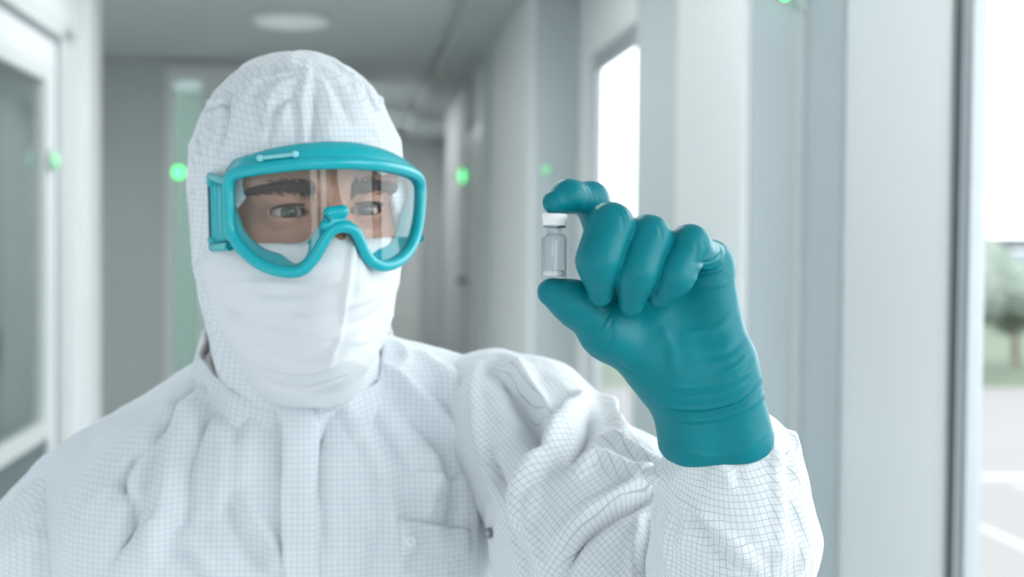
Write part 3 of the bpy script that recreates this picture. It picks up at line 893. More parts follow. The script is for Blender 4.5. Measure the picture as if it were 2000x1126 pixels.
TORSO_FOLDS = [
    # left half
    ([(450, 700), (380, 790), (330, 900), (310, 1000), (290, 1126)], 16, 3.5),
    ([(430, 720), (350, 800), (280, 880), (235, 960)], 14, -4),
    ([(440, 740), (400, 830), (370, 930), (350, 1060)], 16, -3),
    ([(345, 900), (325, 1000), (300, 1100)], 11, 5, 1.6),
    ([(240, 935), (260, 1010), (215, 1100)], 13, -5),
    ([(300, 830), (265, 930), (250, 1010)], 14, 4),
    ([(470, 960), (500, 1020), (540, 1080), (556, 1115)], 8, 4.5, 1.5),
    ([(440, 950), (470, 1040), (520, 1110)], 13, -3),
    ([(340, 1035), (380, 1060), (410, 1100)], 9, 4, 1.6),
    ([(330, 1060), (370, 1100), (390, 1140)], 11, -3),
    ([(500, 800), (480, 880), (470, 960)], 16, 2),
    ([(420, 800), (440, 900), (430, 1000)], 18, 2.2),
    # right half
    ([(690, 770), (740, 840), (790, 930), (800, 1010)], 14, -3),
    ([(660, 790), (720, 880), (760, 980), (775, 1060)], 14, 3),
    ([(740, 700), (820, 770), (880, 830), (915, 880)], 10, 4, 1.6),
    ([(740, 740), (820, 820), (880, 900)], 14, -3.5),
    ([(775, 660), (795, 700), (775, 720)], 8, 2.2),
    ([(640, 820), (620, 900), (625, 1000), (630, 1100)], 13, -2.4),
    ([(840, 870), (850, 940), (830, 1010)], 11, 3),
    ([(870, 900), (890, 960), (880, 1040)], 14, -4),
    ([(815, 925), (870, 945), (915, 935)], 7, 2.4),
    ([(680, 950), (700, 1040), (690, 1126)], 16, 2.2),
    ([(800, 1010), (790, 1075), (770, 1126)], 10, 2),
    ([(730, 1010), (735, 1080), (720, 1126)], 10, -2),
    ([(800, 680), (860, 720), (905, 800)], 14, 2.5),
    # armhole seam
    ([(921, 716), (922, 800), (924, 900), (925, 1000), (925, 1126)], 4, 2.0),
    ([(180, 1000), (195, 985), (210, 960)], 6, 3),
]
V = folds(V, Q, [(a_[0], a_[1], a_[2]*2.6) + tuple(a_[3:]) for a_ in TORSO_FOLDS])
V = relax(V, Q, 2)
N = vnormals(V, Q)
V = V + N*(vnoise(V, (17, 17, 8), 1.3, 3)*.0042 + creases(V, (11, 11, 5), 6.2)*.0055)[:, None]
V = relax(V, Q, 1)
tq = (V - CH) @ TM.T
gc = np.stack([tq[:, 0] + .35*np.sign(tq[:, 0])*np.clip(.06 - tq[:, 1], 0, .2), tq[:, 2] + .5*np.clip(.05 - tq[:, 1], 0, .1), np.zeros(len(V))], 1)
cover = mesh_obj('coverall', V, Q, M['cloth'], person, gc=gc)
tag(cover, 'white gridded cleanroom coverall')
TV, TQ = V, Q
# collar band round the neck
CC = P(584, 716, 1.262)
def ring(a, lift, out):
    # a=0 front; front hangs lower than the nape
    x = math.sin(a); y = math.cos(a)
    return CC + tl*x*(.068 + out) + tf*y*(.072 + out) + tu*(-.042*y - .004 + lift - .012*x*0)
nA, nR = 96, 6
prof = [(-.028, .025), (-.008, .0215), (.012, .0165), (.022, .0135), (.0245, .0115), (.0225, .0092), (.010, .011), (-.008, .015), (-.028, .018)]
V, F, G = [], [], []
for i in range(nA):
    a = 2*math.pi*i/nA
    for j, (lf, ou) in enumerate(prof):
        wv = .0016*math.sin(a*9 + 1) + .0012*math.sin(a*17)
        V.append(ring(a, lf, ou + wv)); G.append((a*.07, lf, 0))
m_ = len(prof)
for i in range(nA):
    for j in range(m_):
        F.append((i*m_+j, ((i+1) % nA)*m_+j, ((i+1) % nA)*m_+(j+1) % m_, i*m_+(j+1) % m_))
CV, CF = np.array(V), F
collar = mesh_obj('collar', V, F, M['cloth'], cover, gc=G)
torso_bvh = BVHTree.FromPolygons([tuple(v) for v in TV] + [tuple(v) for v in CV], [tuple(int(i) for i in q) for q in TQ] + [tuple(i + len(TV) for i in q) for q in CF])
def on_torso(px, py, lift=0.0):
    d = Vector(P(px, py, 1.0)) - CAMPOS; d.normalize()
    h = torso_bvh.ray_cast(CAMPOS, d)
    if h[0] is None: return None, None
    n = np.array(h[1]); n = n if n @ np.array(d) < 0 else -n
    return np.array(h[0]) + n*lift, n
def patch(name, cols, thick, mat, parent, gcscale=True):
    """cloth strip laid on the torso; cols = rows of pixel points"""
    rows = []
    last = None
    for row in cols:
        r_ = []
        for x, y in row:
            p_, n_ = on_torso(x, y)
            r_.append((p_, n_))
        rows.append(r_)
    nr, nc = len(rows), len(rows[0])
    C = np.array([[q_[0] for q_ in r_] for r_ in rows]); Nn = np.array([[q_[1] for q_ in r_] for r_ in rows])
    for _ in range(2):
        C[1:-1] = .25*C[:-2] + .5*C[1:-1] + .25*C[2:]
    Nn = Nn.mean((0, 1)); Nn /= np.linalg.norm(Nn)
    T = C + Nn*thick; B = C - Nn*.004
    T[:, 0] -= Nn*thick*.1; T[:, -1] -= Nn*thick*.3
    V = np.concatenate([T.reshape(-1, 3), B.reshape(-1, 3)])
    n = nr*nc; F = []
    for i in range(nr-1):
        for j in range(nc-1):
            a = i*nc+j
            F.append((a, a+1, a+nc+1, a+nc)); F.append((n+a, n+a+nc, n+a+nc+1, n+a+1))
    for i in range(nr-1):
        a = i*nc; F.append((a, a+nc, n+a+nc, n+a)); a = i*nc+nc-1; F.append((a+nc, a, n+a, n+a+nc))
    for j in range(nc-1):
        a = j; F.append((a+1, a, n+a, n+a+1)); a = (nr-1)*nc+j; F.append((a, a+1, n+a+1, n+a))
    tq_ = (V - CH) @ TM.T
    return mesh_obj(name, V, F, mat, parent, gc=np.stack([tq_[:, 0], tq_[:, 2], 0*tq_[:, 0]], 1))
for px, py, r in ((441, 692, .0032), (466, 690, .0038), (492, 772, .0034)):
    p_, n_ = on_torso(px, py, .001)
    if p_ is not None:
        lathe([(r*.3, -.008), (r, -.004), (r, .0015), (r*.5, .0025)], p_, n_, M['snap'], 'snap_button', collar, 20)

# placket down the front
ys = np.linspace(0, 1, 44)
LE = spline([(530, 776), (531, 790), (545, 830), (549, 900), (545, 980), (549, 1060), (556, 1140)], 10)
RE = spline([(612, 782), (614, 800), (625, 840), (622, 900), (618, 980), (620, 1060), (625, 1140)], 10)
placket = patch('placket', [[tuple(a + (b-a)*t) for t in np.linspace(0, 1, 9)] for a, b in zip(LE, RE)], .0062, M['cloth'], cover)
# chest pocket flap
FL = np.linspace(0, 1, 14)
pocket = patch('pocket_flap', [[tuple((1-s)*np.array(((1-t)*776+t*916, (1-t)*1012+t*1034)) + s*np.array(((1-t)*782+t*918, (1-t)*1082+t*1078))) for t in FL] for s in np.linspace(0, 1, 9)], .0040, M['cloth'], cover)
def snap(px, py, r, mat, parent, lift=.004, label=None):
    p_, n_ = on_torso(px, py, lift)
    o = lathe([(r*.2, -.004), (r, -.002), (r, .0006), (r*.86, .0018), (r*.55, .0019), (r*.45, .0010), (r*.1, .0008)], p_, n_, mat, 'snap_button', parent, 24)
    return o
snap(797, 1057, .0042, M['snap_white'], pocket)
# ---- sleeve of the hanging arm (image left)
ELB = P(40, 1530, 1.24)
def sl_sdf(p):
    d = rc(p, P(185, 985, 1.268), P(120, 1090, 1.262), .056, .060)
    d = smin(d, rc(p, P(120, 1090, 1.262), ELB, .060, .056), .03)
    return smin(d, rc(p, ELB, P(90, 1900, 1.17), .052, .046), .02)
bb = np.array([P(185, 985, 1.268), ELB, P(90, 1900, 1.17)])
V, Q = polygonize(sl_sdf, bb.min(0)-.09, bb.max(0)+.09, .0032)
V = relax(V, Q, 1)
V = folds(V, Q, [
    ([(195, 970), (180, 1030), (165, 1126)], 10, -5),
    ([(175, 985), (150, 1040), (130, 1126)], 14, 3),
    ([(100, 900), (110, 1000), (90, 1126)], 18, -2.5),
    ([(60, 950), (65, 1040), (40, 1126)], 16, 2.5),
    ([(190, 960), (120, 985), (60, 1010)], 14, 1.5),
])
N = vnormals(V, Q)
V = V + N*(vnoise(V, (15, 15, 8), 5.3, 3)*.004 + creases(V, (10, 10, 6), 3.2)*.0035)[:, None]
tq = (V - bb[0]) @ TM.T
gc = np.stack([np.arctan2(tq[:, 0]+.07, tq[:, 1])*.06, tq[:, 2] + .25*tq[:, 0], 0*tq[:, 0]], 1)
slv = mesh_obj('sleeve', V, Q, M['cloth'], cover, gc=gc)
# hanging hand in its glove (below the frame)
gh = P(95, 1960, 1.16)
def lowhand(p):
    d = rc(p, P(90, 1880, 1.17), gh, .032, .036)
    for k in range(4):
        b_ = gh + np.array((-.027 + .018*k, 0, 0)); d = smin(d, chain(p, [(b_, .010), (b_ + np.array((0, -.012, -.05)), .009), (b_ + np.array((0, .0, -.085)), .0075)]), .008)
    d = smin(d, chain(p, [(gh + np.array((.03, -.01, .01)), .012), (gh + np.array((.045, -.03, -.03)), .010), (gh + np.array((.042, -.04, -.06)), .008)]), .01)
    return d
V, Q = polygonize(lowhand, gh - np.array((.09, .09, .12)), gh + np.array((.09, .09, .10)), .0028)
tag(mesh_obj('glove', V, Q, M['glove'], person), 'teal rubber glove on the lowered hand')

# ---- sleeve of the raised arm (image right)
WR, EB, SH = P(1398, 815, .893), P(1392, 1330, 1.03), P(965, 835, 1.245)
def sr_up(p):
    d = rc(p, P(952, 797, 1.255), P(1032, 855, 1.225), .047, .053)
    d = smin(d, rc(p, P(1032, 855, 1.225), P(1190, 1065, 1.14), .053, .073), .04)
    return smin(d, rc(p, P(1190, 1065, 1.14), EB, .073, .064), .05)
def sr_lo(p):
    d = rc(p, P(1400, 872, .907), P(1428, 934, .930), .0205, .0395)
    d = smin(d, rc(p, P(1428, 930, .930), P(1438, 1050, .955), .0410, .0445), .02)
    return smin(d, rc(p, P(1438, 1050, .955), EB, .0445, .058), .03)
def sr_sdf(p):
    return smin(sr_up(p), sr_lo(p), .006)
bb = np.array([P(945, 800, 1.255), P(1185, 1075, 1.14), EB, P(1402, 845, .9), P(1438, 1050, .955)])
V, Q = polygonize(sr_sdf, bb.min(0)-.095, bb.max(0)+.095, .0026)
V = relax(V, Q, 1)
ARM_FOLDS = [
    # shoulder cap
    ([(938, 705), (930, 760), (940, 840), (965, 930), (1000, 1010), (1020, 1080)], 9, 5, 1.6),
    ([(955, 715), (1000, 770), (1040, 850), (1060, 900)], 18, -6),
    ([(985, 690), (1030, 745), (1065, 800), (1080, 850)], 12, 5, 1.6),
    ([(1000, 740), (1050, 830), (1070, 900)], 14, -4),
    ([(1140, 770), (1105, 830), (1070, 890), (1030, 960), (1018, 1030)], 13, 9, 1.7),
    ([(1150, 790), (1140, 850), (1110, 900)], 14, -5),
    ([(1170, 780), (1200, 820), (1220, 860)], 13, 5),
    ([(1180, 850), (1230, 880), (1280, 920), (1295, 940)], 12, 6, 1.7),
    ([(1195, 830), (1240, 870), (1280, 890)], 11, -4),
    ([(1120, 930), (1170, 900), (1240, 930), (1290, 945)], 14, 6),
    ([(1290, 950), (1230, 985), (1170, 1020), (1120, 1070), (1095, 1126)], 12, -7),
    ([(1270, 930), (1210, 965), (1150, 1000), (1090, 1060)], 13, 4),
    ([(1050, 950), (1040, 1030), (1060, 1110)], 13, 3),
    ([(1280, 985), (1265, 1050), (1268, 1126)], 10, -5),
    ([(1255, 1010), (1240, 1070), (1240, 1126)], 10, 4),
    ([(950, 860), (985, 960), (1010, 1060), (1030, 1126)], 10, -4),
    # forearm
    ([(1400, 895), (1418, 915), (1425, 950)], 6, 2.5),
    ([(1440, 895), (1440, 925), (1445, 955)], 6, -2.0),
    ([(1370, 885), (1330, 920), (1300, 960)], 8, 1.5),
    ([(1345, 985), (1400, 1030), (1450, 1075), (1490, 1120)], 7, 3.2),
    ([(1345, 1005), (1390, 1055), (1430, 1110)], 11, -2.5),
    ([(1310, 960), (1340, 1000), (1330, 1080)], 9, 1.8),
    ([(1500, 860), (1512, 920), (1520, 1000), (1515, 1126)], 6, 2.6, 1.6),
    ([(1520, 820), (1545, 850), (1560, 900)], 8, 3),
    ([(1480, 890), (1530, 900), (1560, 940)], 8, 2.0),
    ([(1530, 870), (1535, 910), (1555, 960)], 7, -2.0),
    ([(1545, 960), (1565, 1040), (1560, 1126)], 9, 2.5),
    ([(1380, 905), (1365, 930), (1375, 965)], 6, -1.6),
    ([(1310, 1000), (1303, 1060), (1310, 1126)], 9, 2),
]
V = folds(V, Q, [(a_[0], a_[1], a_[2]*2.3) + tuple(a_[3:]) for a_ in ARM_FOLDS])
V = relax(V, Q, 3)
N = vnormals(V, Q)
V = V + N*(vnoise(V, (22, 22, 16), 2.3, 3)*.0024 + creases(V, (15, 15, 11), 9.2)*.0026)[:, None]
V = relax(V, Q, 1)
ax = EB - WR; Lf = np.linalg.norm(ax); ax /= Lf
f1 = np.cross(ax, (0, 1.0, 0)); f1 /= np.linalg.norm(f1); f2 = np.cross(ax, f1)
ax2 = SH - EB; L2 = np.linalg.norm(ax2); ax2 /= L2
g1 = np.cross(ax2, (0, 1.0, 0)); g1 /= np.linalg.norm(g1); g2 = np.cross(ax2, g1)
isl = sr_lo(V.astype(np.float32)) < sr_up(V.astype(np.float32))
w1 = V - WR; w2 = V - EB
gcl = np.stack([np.arctan2(w1 @ f1, w1 @ f2)*.043, w1 @ ax, 0*isl], 1)
gcu = np.stack([np.arctan2(w2 @ g1, w2 @ g2)*.065, w2 @ ax2, 0*isl], 1)
# which side the seam of the angle lies on: keep it at the back
gc = np.where(isl[:, None], gcl, gcu)
slr = mesh_obj('sleeve', V, Q, M['cloth_arm'], cover, gc=gc)
SV, SQ = V, Q
torso_bvh = BVHTree.FromPolygons([tuple(v) for v in TV] + [tuple(v) for v in SV], [tuple(int(i) for i in q) for q in TQ] + [tuple(int(i) + len(TV) for i in q) for q in SQ])
snap(959, 1040, .0042, M['snap'], cover, .003)
tag(slr, 'wrinkled gridded sleeve of the raised arm')

# ---- trousers and boots (below the frame)
def legs(p):
    d = ell(p, np.array((CH[0], CH[1]+.01, .86)), TM, (.17, .125, .14))
    for s_ in (-1, 1):
        hp = np.array((CH[0], CH[1]+.01, .84)) + tl*s_*.085
        d = smin(d, chain(p, [(hp, .092), (hp + np.array((0, -.01, -.40)), .072), (hp + np.array((0, .01, -.74)), .062)], .03), .03)
    return d
V, Q = polygonize(legs, np.array((CH[0]-.3, CH[1]-.25, .0)), np.array((CH[0]+.3, CH[1]+.25, 1.05)), .008)
mesh_obj('trousers', V, Q, M['cloth'], cover, gc=np.stack([V[:, 0], V[:, 2], V[:, 0]*0], 1))
for s_ in (-1, 1):
    b0 = np.array((CH[0], CH[1]+.02, .0)) + tl*s_*.085
    def boot(p):
        d = smin(rc(p, b0 + np.array((0, 0, .045)), b0 + np.array((0, 0, .20)), .048, .056), rc(p, b0 + np.array((0, 0, .040)), b0 + tf*.15 + np.array((0, 0, .032)), .044, .036), .03)
        return smax(d, -(p[:, 2] - .001), .002)
    V, Q = polygonize(boot, b0 + np.array((-.11, -.25, -.01)), b0 + np.array((.11, .1, .28)), .006)
    mesh_obj('boot', V, Q, M['mask'], person)

# ------------------------------------------------------------------ the gloved hand that holds the vial
def hand_sdf(p):
    # palm
    d = rc(p, P(1228, 528, .899), P(1290, 700, .893), .0145, .021)
    d = smin(d, rc(p, P(1300, 525, .898), P(1330, 720, .893), .0155, .0215), .012)
    d = smin(d, rc(p, P(1382, 530, .893), P(1400, 735, .890), .0150, .0205), .012)
    d = smin(d, rc(p, P(1255, 650, .886), P(1310, 725, .888), .0185, .020), .012)     # thumb ball
    d = smin(d, rc(p, P(1200, 500, .906), P(1385, 512, .898), .0125, .0125), .01)     # knuckle row
    d = smin(d, rc(p, P(1205, 628, .880), P(1225, 550, .892), .0125, .013), .01)      # web of the thumb
    # wrist
    d = smin(d, rc(p, P(1335, 720, .892), P(1353, 860, .897), .0205, .0205), .012)
    d = smin(d, rc(p, P(1410, 720, .892), P(1440, 860, .899), .0205, .0215), .012)
    # fingers
    idx = chain(p, [(P(1200, 500, .905), .0125), (P(1154, 391, .876), .0096), (P(1110, 383, .862), .0088), (P(1083, 395, .857), .0068)], .005)
    mid = chain(p, [(P(1245, 500, .902), .0125), (P(1192, 443, .846), .0105), (P(1169, 508, .838), .0094), (P(1172, 573, .847), .0071)], .014)
    rin = chain(p, [(P(1310, 505, .900), .0122), (P(1266, 466, .850), .0100), (P(1243, 531, .842), .0090), (P(1233, 594, .850), .0069)], .014)
    pin = chain(p, [(P(1388, 505, .894), .0105), (P(1347, 480, .855), .0093), (P(1317, 538, .847), .0087), (P(1288, 577, .852), .0070)], .012)
    thb = chain(p, [(P(1266, 700, .884), .0165), (P(1186, 652, .872), .0130), (P(1122, 591, .860), .0108), (P(1077, 570, .856), .0080)], .010)
    d = smin(d, thb, .006)
    for f_ in (idx, pin, rin, mid):
        d = np.minimum(d, f_)
    # cuff end
    axn = (EB - WR)/np.linalg.norm(EB - WR)
    axn = axn.astype(np.float32)
    d = smax(d, (p - P(1402, 872, .897).astype(np.float32)) @ axn, .0025)
    return d
V, Q = polygonize(hand_sdf, P(1000, 940, .93) + np.array((0, -.13, 0)), P(1560, 320, .93) + np.array((0, .03, 0)), .0009)
V = relax(V, Q, 1)
GLOVE_FOLDS = [
    # wrist creases and rolled cuff
    ([(1288, 795), (1330, 806), (1390, 804), (1450, 785), (1490, 748)], 4, -1.5, 1.6),
    ([(1287, 786), (1330, 797), (1390, 795), (1450, 775), (1485, 735)], 4, 1.0),
    ([(1292, 808), (1340, 820), (1400, 816), (1460, 795), (1503, 760)], 5, 1.2),
    ([(1305, 820), (1350, 830), (1400, 826)], 3, -.6),
    ([(1290, 752), (1350, 757), (1420, 745), (1475, 715)], 5, .7),
    ([(1285, 765), (1340, 773), (1410, 765), (1470, 735)], 4, -.6),
    ([(1310, 868), (1350, 884), (1400, 890), (1450, 880), (1498, 845)], 4, .8),
    # thumb base creases
    ([(1150, 650), (1172, 640), (1192, 612)], 3, -.7), ([(1165, 662), (1186, 650), (1196, 620)], 3, -.8),
    ([(1158, 656), (1179, 645), (1193, 617)], 3, .5), ([(1180, 685), (1192, 665), (1198, 640)], 3, -.9),
    ([(1192, 692), (1215, 715), (1240, 728)], 4, -.5),
    # little finger root
    ([(1352, 512), (1385, 512), (1408, 496), (1406, 478)], 4, -1.2), ([(1360, 522), (1395, 522), (1415, 505)], 4, .8),
    ([(1350, 545), (1390, 540), (1425, 525)], 5, .7), ([(1370, 560), (1410, 556), (1435, 540)], 5, -.6),
    ([(1360, 470), (1362, 490), (1354, 508)], 2.5, -.5), ([(1375, 470), (1378, 490), (1370, 508)], 2.5, -.5),
    # index joints
    ([(1140, 362), (1150, 385), (1143, 408)], 2.5, -.35), ([(1152, 366), (1161, 388), (1155, 412)], 2.5, -.35), ([(1163, 372), (1170, 390), (1166, 408)], 2.5, -.35),
    ([(1084, 372), (1092, 388), (1100, 402)], 3, .6), ([(1075, 385), (1082, 396), (1090, 406)], 3, -.4), ([(1098, 360), (1104, 378), (1110, 396)], 3.5, -.5),
    # knuckle pulls
    ([(1200, 405), (1215, 425), (1218, 450)], 3, -.5), ([(1212, 402), (1226, 420), (1228, 440)], 3, .5),
    ([(1275, 432), (1290, 448), (1292, 470)], 3, -.5), ([(1268, 428), (1281, 440), (1284, 460)], 3, .5),
    # palm pulls
    ([(1440, 600), (1400, 640), (1330, 650)], 9, .6), ([(1455, 660), (1420, 690), (1360, 700)], 8, -.6),
    ([(1462, 690), (1440, 715), (1400, 735)], 5, .8), ([(1470, 700), (1452, 725), (1420, 742)], 4, -.7),
    ([(1290, 640), (1310, 680), (1320, 730)], 12, .8),
    ([(1160, 560), (1170, 575), (1165, 592)], 3, -.4), ([(1222, 580), (1233, 590), (1232, 612)], 3, -.4), ([(1285, 560), (1280, 578), (1287, 592)], 3, -.4),
]
V = relax(folds(V, Q, GLOVE_FOLDS), Q, 1)
N = vnormals(V, Q)
V = V + N*(vnoise(V, (70, 70, 90), 4.3, 2)*.00022)[:, None]
glove = mesh_obj('glove', V, Q, M['glove'], person)
tag(glove, 'teal rubber glove pinching the vial between thumb and index finger')

# ------------------------------------------------------------------ vial
VB = P(1081.5, 547, .857); VT = P(1083.5, 415, .857)
va = VT - VB; VL = np.linalg.norm(va); va /= VL
vial = empty('vial', tuple(VB))
tag(vial, 'small clear glass vial with white cap pinched between thumb and index finger', 'vial')
r = .0072
H = VL
prof = [(.0005, 0), (r*.8, 0), (r*.97, .0007), (r, .0018), (r, H*.60), (r*.97, H*.635), (r*.85, H*.665), (r*.62, H*.69), (r*.58, H*.71), (r*.58, H*.76), (r*.78, H*.79), (r*.80, H*.83),
        (r*.42, H*.83), (r*.42, H*.70), (r*.60, H*.67), (r*.80, H*.64), (r*.87, H*.60), (r*.87, .003), (r*.75, .0020), (.0005, .0018)]
lathe(prof, VB, va, M['glass'], 'bottle', vial, 48)
lathe([(.0005, .0019), (r*.74, .0022), (r*.86, .0032), (r*.86, H*.145), (r*.6, H*.155), (.0005, H*.15)], VB, va, M['powder'], 'powder', vial, 40, closed=False)
lathe([(.0005, H*.77), (r*.41, H*.77), (r*.41, H*.832), (r*.78, H*.832), (r*.78, H*.87), (.0005, H*.87)], VB, va, M['stopper'], 'stopper', vial, 40, closed=False)
cp = lathe([(r*.60, H*.775), (r*.86, H*.778), (r*.87, H*.80), (r*.87, H*.868), (r*.5, H*.872)], VB, va, M['snap'], 'crimp_ring', vial, 40, closed=False)
lathe([(r*.5, H*.80), (r*.86, H*.805), (r*.92, H*.825), (r*.93, H*.885), (r*.99, H*.90), (r*1.0, H*.93), (r*.99, H*.965), (r*.9, H*.985), (.0005, H*.985)], VB, va, M['cap'], 'cap', vial, 48, closed=False)

# ------------------------------------------------------------------ goggles
gog = empty('safety_goggles', tuple(HP(0, .09, 0)))
tag(gog, 'teal safety goggles with clear wrap-around lens worn over the hood and mask', 'goggles')
def wrap(l, u):
    return .1170 - .049*(l/.08)**2 - .03*np.maximum(-u - .02, 0)
def on_wrap(px, py, back=0.0):
    o = np.array(CAMPOS); d = P(px, py, 1.0) - o; d /= np.linalg.norm(d)
    oh, dh = (o - HC) @ HM.T, d @ HM.T
    t0, t1 = 1.0, 1.30
    g = lambda t: (oh[1] + t*dh[1]) - (wrap(oh[0] + t*dh[0], oh[2] + t*dh[2]) - back)
    for _ in range(40):
        tm = .5*(t0+t1)
        if g(tm) > 0: t0 = tm
        else: t1 = tm
    t = .5*(t0+t1)
    return oh + t*dh                       # in head coordinates
RIM = [(447, 352), (447, 400), (449, 448), (470, 484), (505, 514), (545, 529), (583, 529), (606, 512), (622, 488), (640, 458), (655, 446), (672, 443),
       (690, 449), (701, 465), (711, 490), (725, 510), (748, 519), (776, 511), (798, 490), (813, 455), (820, 410), (821, 365), (812, 343), (786, 331),
       (740, 322), (690, 318), (640, 318), (590, 320), (540, 325), (495, 331), (462, 338)]
F2 = np.array([on_wrap(x, y) for x, y in RIM])
rim = cspline(F2, 7)
nR = len(rim)
cen = np.array((0, 0, -.005))
# rim bead: pushed a little out of the lens plane
world = lambda H_: HC + np.asarray(H_) @ HM
fw = np.tile(hf, (nR, 1))
rad = np.full(nR, .0042)
top = (rim[:, 2] > .018)
rad = np.where(top, .0046, rad)
rimo = tube(world(rim + np.array((0, .0005, 0))), rad, M['goggle'], 'frame', gog, closed=True, seg=14, up=fw, flat=1.0)
# lens sheet following the wrap, inside the rim
P2 = rim[:, [0, 2]]
def inside(pt, poly):
    x, y = pt; c = False; n = len(poly); j = n-1
    for i in range(n):
        if (poly[i, 1] > y) != (poly[j, 1] > y) and x < (poly[j, 0]-poly[i, 0])*(y-poly[i, 1])/(poly[j, 1]-poly[i, 1]+1e-12)+poly[i, 0]: c = not c
        j = i
    return c
bm = bmesh.new()
gx = np.arange(P2[:, 0].min(), P2[:, 0].max(), .003)
vb = [bm.verts.new((a, 0, b)) for a, b in P2]
for i in range(nR): bm.edges.new((vb[i], vb[(i+1) % nR]))
bmesh.ops.triangle_fill(bm, edges=bm.edges[:], use_beauty=True)
for _ in range(3):
    bmesh.ops.subdivide_edges(bm, edges=[e for e in bm.edges if e.calc_length() > .006], cuts=1)
    bmesh.ops.triangulate(bm, faces=bm.faces[:])
bm.verts.ensure_lookup_table()
LV = np.array([(v.co.x, wrap(v.co.x, v.co.z) - .001, v.co.z) for v in bm.verts])
LF = [tuple(v.index for v in f.verts) for f in bm.faces]
bm.verts.index_update()
LF = [tuple(v.index for v in f.verts) for f in bm.faces]
bm.free()
lens = mesh_obj('lens', world(LV), LF, M['lens'], gog)
# soft skirt from the rim back to the face (a little narrower there)
def shrink(pts, am):
    nx = np.roll(pts, -1, 0) - np.roll(pts, 1, 0)
    n2 = np.stack([-nx[:, 2], nx[:, 0]], 1); n2 /= np.linalg.norm(n2, axis=1)[:, None] + 1e-9
    area = np.sum(pts[:, 0]*np.roll(pts[:, 2], -1) - np.roll(pts[:, 0], -1)*pts[:, 2])
    s_ = 1 if area > 0 else -1
    out = pts.copy(); am = np.asarray(am)
    out[:, 0] += s_*n2[:, 0]*am; out[:, 2] += s_*n2[:, 1]*am
    return out
am = np.where(rim[:, 2] > .01, .004, np.where(np.abs(rim[:, 0]) < .03, .004, .0105))
for _ in range(14): am = .25*np.roll(am, 1) + .5*am + .25*np.roll(am, -1)
back = shrink(rim, am)
depth = np.where(rim[:, 2] > 0, .026, .012) + .012*np.clip(np.abs(back[:, 0])/.07, 0, 1)**3
for _ in range(8): depth = .25*np.roll(depth, 1) + .5*depth + .25*np.roll(depth, -1)
rings = []
for t in np.linspace(0, 1, 7):
    q_ = rim*(1-t) + back*t
    q_[:, 1] = rim[:, 1]*(1-t) + (wrap(back[:, 0], back[:, 2]) - depth)*t
    q_[:, 1] -= .001
    rings.append(q_)
inner = [shrink(q_, np.full(nR, .0018)) for q_ in rings]
allr = rings + inner[::-1]
V = np.concatenate([world(q_) for q_ in allr]); F = []
k = len(allr)
for j in range(k):
    jn = (j+1) % k
    for i in range(nR):
        i2 = (i+1) % nR
        F.append((j*nR+i, jn*nR+i, jn*nR+i2, j*nR+i2))
print('SKIRT', rim.min(0), rim.max(0), back.min(0), back.max(0), [r_.min(0) for r_ in rings][-1], am.min(), am.max())
skirt = mesh_obj('skirt', V, F, M['goggle'], rimo)
# brow shield: a broad band rising from the top of the rim
BT = [(452, 331), (470, 309), (510, 295), (560, 284), (610, 278), (660, 276), (700, 279), (740, 288), (775, 302), (806, 322)]
BB = [(455, 340), (475, 333), (512, 327), (560, 323), (610, 320), (660, 318), (700, 319), (740, 323), (775, 328), (806, 339)]
tp = spline([on_wrap(x, y, .010) for x, y in BT], 8); bt = spline([on_wrap(x, y, -.001) for x, y in BB], 8)
n = len(tp); V = []; sect = 7
for i in range(n):
    for j in range(sect):
        t = j/(sect-1)
        q_ = bt[i]*(1-t) + tp[i]*t
        q_ = q_ + np.array((0, .0035*math.sin(math.pi*t)**.8, 0))
        V.append(q_)
for i in range(n):
    for j in range(sect):
        V.append(V[i*sect+j] + np.array((0, -.0065, -.0005)))
F = []; o2 = n*sect
for i in range(n-1):
    for j in range(sect-1):
        a = i*sect+j
        F.append((a, a+sect, a+sect+1, a+1)); F.append((o2+a, o2+a+1, o2+a+sect+1, o2+a+sect))
    a = i*sect; F.append((a, o2+a, o2+a+sect, a+sect)); a = i*sect+sect-1; F.append((a, a+sect, o2+a+sect, o2+a))
for a0 in (0, (n-1)*sect):
    for j in range(sect-1):
        a = a0+j; F.append((a, a+1, o2+a+1, o2+a))
brow = mesh_obj('brow_shield', world(np.array(V)), F, M['goggle'], rimo)
bridge_back = None
# top of the skirt closes up to the hood behind the brow shield
tpb = tp + np.array((0, -.030, .000))
V = np.concatenate([world(tp + np.array((0, -.003, -.002))), world(tpb), world(tpb + np.array((0, 0, -.003))), world(tp + np.array((0, -.003, -.005)))])
F = []
for i in range(n-1):
    for a, b in ((0, 1), (1, 2), (2, 3), (3, 0)):
        F.append((a*n+i, a*n+i+1, b*n+i+1, b*n+i))
F += [(0, n, 2*n, 3*n), (n-1, 4*n-1, 3*n-1, 2*n-1)]
mesh_obj('top_wall', world(np.zeros((1, 3)))*0 + V, F, M['goggle'], rimo)
# vent slot on the brow shield
va_, vb_ = on_wrap(508, 309, -.0005), on_wrap(576, 301, -.0005)
pt = [va_*(1-t) + vb_*t for t in np.linspace(0, 1, 12)]
pt = [np.array((q_[0], wrap(q_[0], q_[2]) + .0008, q_[2])) for q_ in pt]
vent = tube(world(np.array(pt)), .0016, M['goggle_pale'], 'vent_slot', brow, seg=8)
for q_ in (pt[0], pt[-1]):
    lathe([(.0026, -.003), (.0026, .0012), (.0018, .0020), (.0002, .0022)], world(q_), hf, M['goggle_pale'], 'vent_stud', vent, 16)
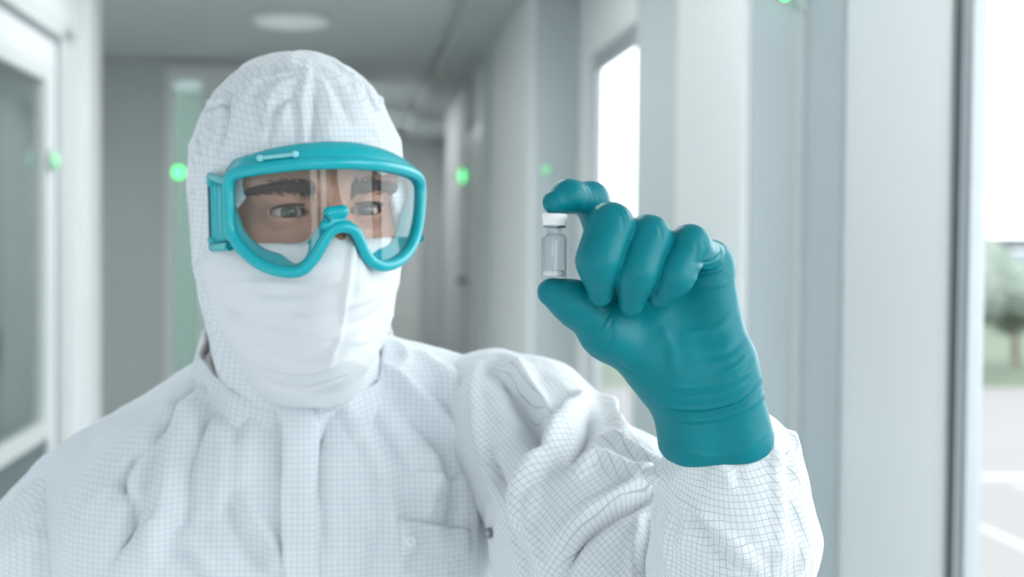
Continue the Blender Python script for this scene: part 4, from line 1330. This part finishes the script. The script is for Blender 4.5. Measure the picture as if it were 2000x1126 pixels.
# nose clip in the middle of the rim
nc_ = on_wrap(657, 424, -.002)
def nclip(p):
    q_ = (p - world(nc_).astype(np.float32)) @ HM.T.astype(np.float32)
    d = rc(q_, (-.004, -.004, .003), (.006, -.004, .004), .0046, .0046)
    d = smin(d, rc(q_, (-.007, -.004, -.006), (.010, -.004, -.007), .0042, .0042), .005)
    return d
V, Q = polygonize(nclip, world(nc_)-.022, world(nc_)+.022, .0011)
clip_ = mesh_obj('nose_clip', V, Q, M['goggle'], rimo)
sl_a, sl_b = world(on_wrap(634, 420, -.004)), world(on_wrap(645, 432, -.004))
tube(np.array([sl_a*(1-t)+sl_b*t for t in np.linspace(0, 1, 6)]), .0009, M['goggle_dark'], 'notch', clip_, seg=8)
# ribbed side walls and strap brackets
for sgn in (-1, 1):
    zt, zb = .020, -.019
    ie = int(np.argmax(sgn*rim[:, 0])); l0, f0 = abs(rim[ie, 0]) - .001, rim[ie, 1] - .001
    def sidept(s, z):            # s=0 at the rim, s=1 at the strap bracket
        l = l0 + (.0045 if sgn < 0 else .001)*math.sin(s*1.6)
        f = f0 - .036*s
        return np.array((sgn*l, f, z))
    rows = []
    for z in np.linspace(zt, zb, 10):
        row = []
        for s in np.linspace(0, 1, 34):
            p_ = sidept(s, z + .004*s*(1 if z > 0 else -1)*abs(z)/.02)
            p_ = p_ + np.array((sgn*.0016*max(0, math.sin(s*math.pi*7))**.6, 0, 0))
            row.append(p_)
        rows.append(row)
    A = np.array(rows); nr, ncol = A.shape[:2]
    Bk = A - np.array((sgn*.0035, 0, 0))
    V = np.concatenate([A.reshape(-1, 3), Bk.reshape(-1, 3)]); F = []; m0 = nr*ncol
    for i in range(nr-1):
        for j in range(ncol-1):
            a = i*ncol+j; F.append((a, a+1, a+ncol+1, a+ncol)); F.append((m0+a, m0+a+ncol, m0+a+ncol+1, m0+a+1))
    for i in range(nr-1):
        for a in (i*ncol, i*ncol+ncol-1): F.append((a, a+ncol, m0+a+ncol, m0+a))
    for j in range(ncol-1):
        for a in (j, (nr-1)*ncol+j): F.append((a, m0+a, m0+a+1, a+1))
    sw = mesh_obj('side_wall', world(V), F, M['goggle'], rimo)
    for z in (zt + .003, zb - .004):
        pts = np.array([sidept(s, z*(1 + .12*s)) for s in np.linspace(0, 1.06, 10)])
        tube(world(pts), .0034, M['goggle'], 'side_rail', sw, seg=8)
    bp = np.array([sidept(1.0, z) + np.array((sgn*.001, 0, 0)) for z in np.linspace(zt + .006, zb - .006, 8)])
    bo = tube(world(bp), .0022, M['goggle_dark'], 'strap_bar', sw, seg=8)
    for z in (zt + .002, zb - .002):
        c_ = sidept(1.06, z)
        def lug(p):
            q_ = (p - world(c_).astype(np.float32)) @ HM.T.astype(np.float32)
            return rc(q_, (0, .004, 0), (0, -.004, 0), .0040, .0030)
        V, Q = polygonize(lug, world(c_)-.014, world(c_)+.014, .0014)
        mesh_obj('strap_lug', V, Q, M['goggle'], sw)
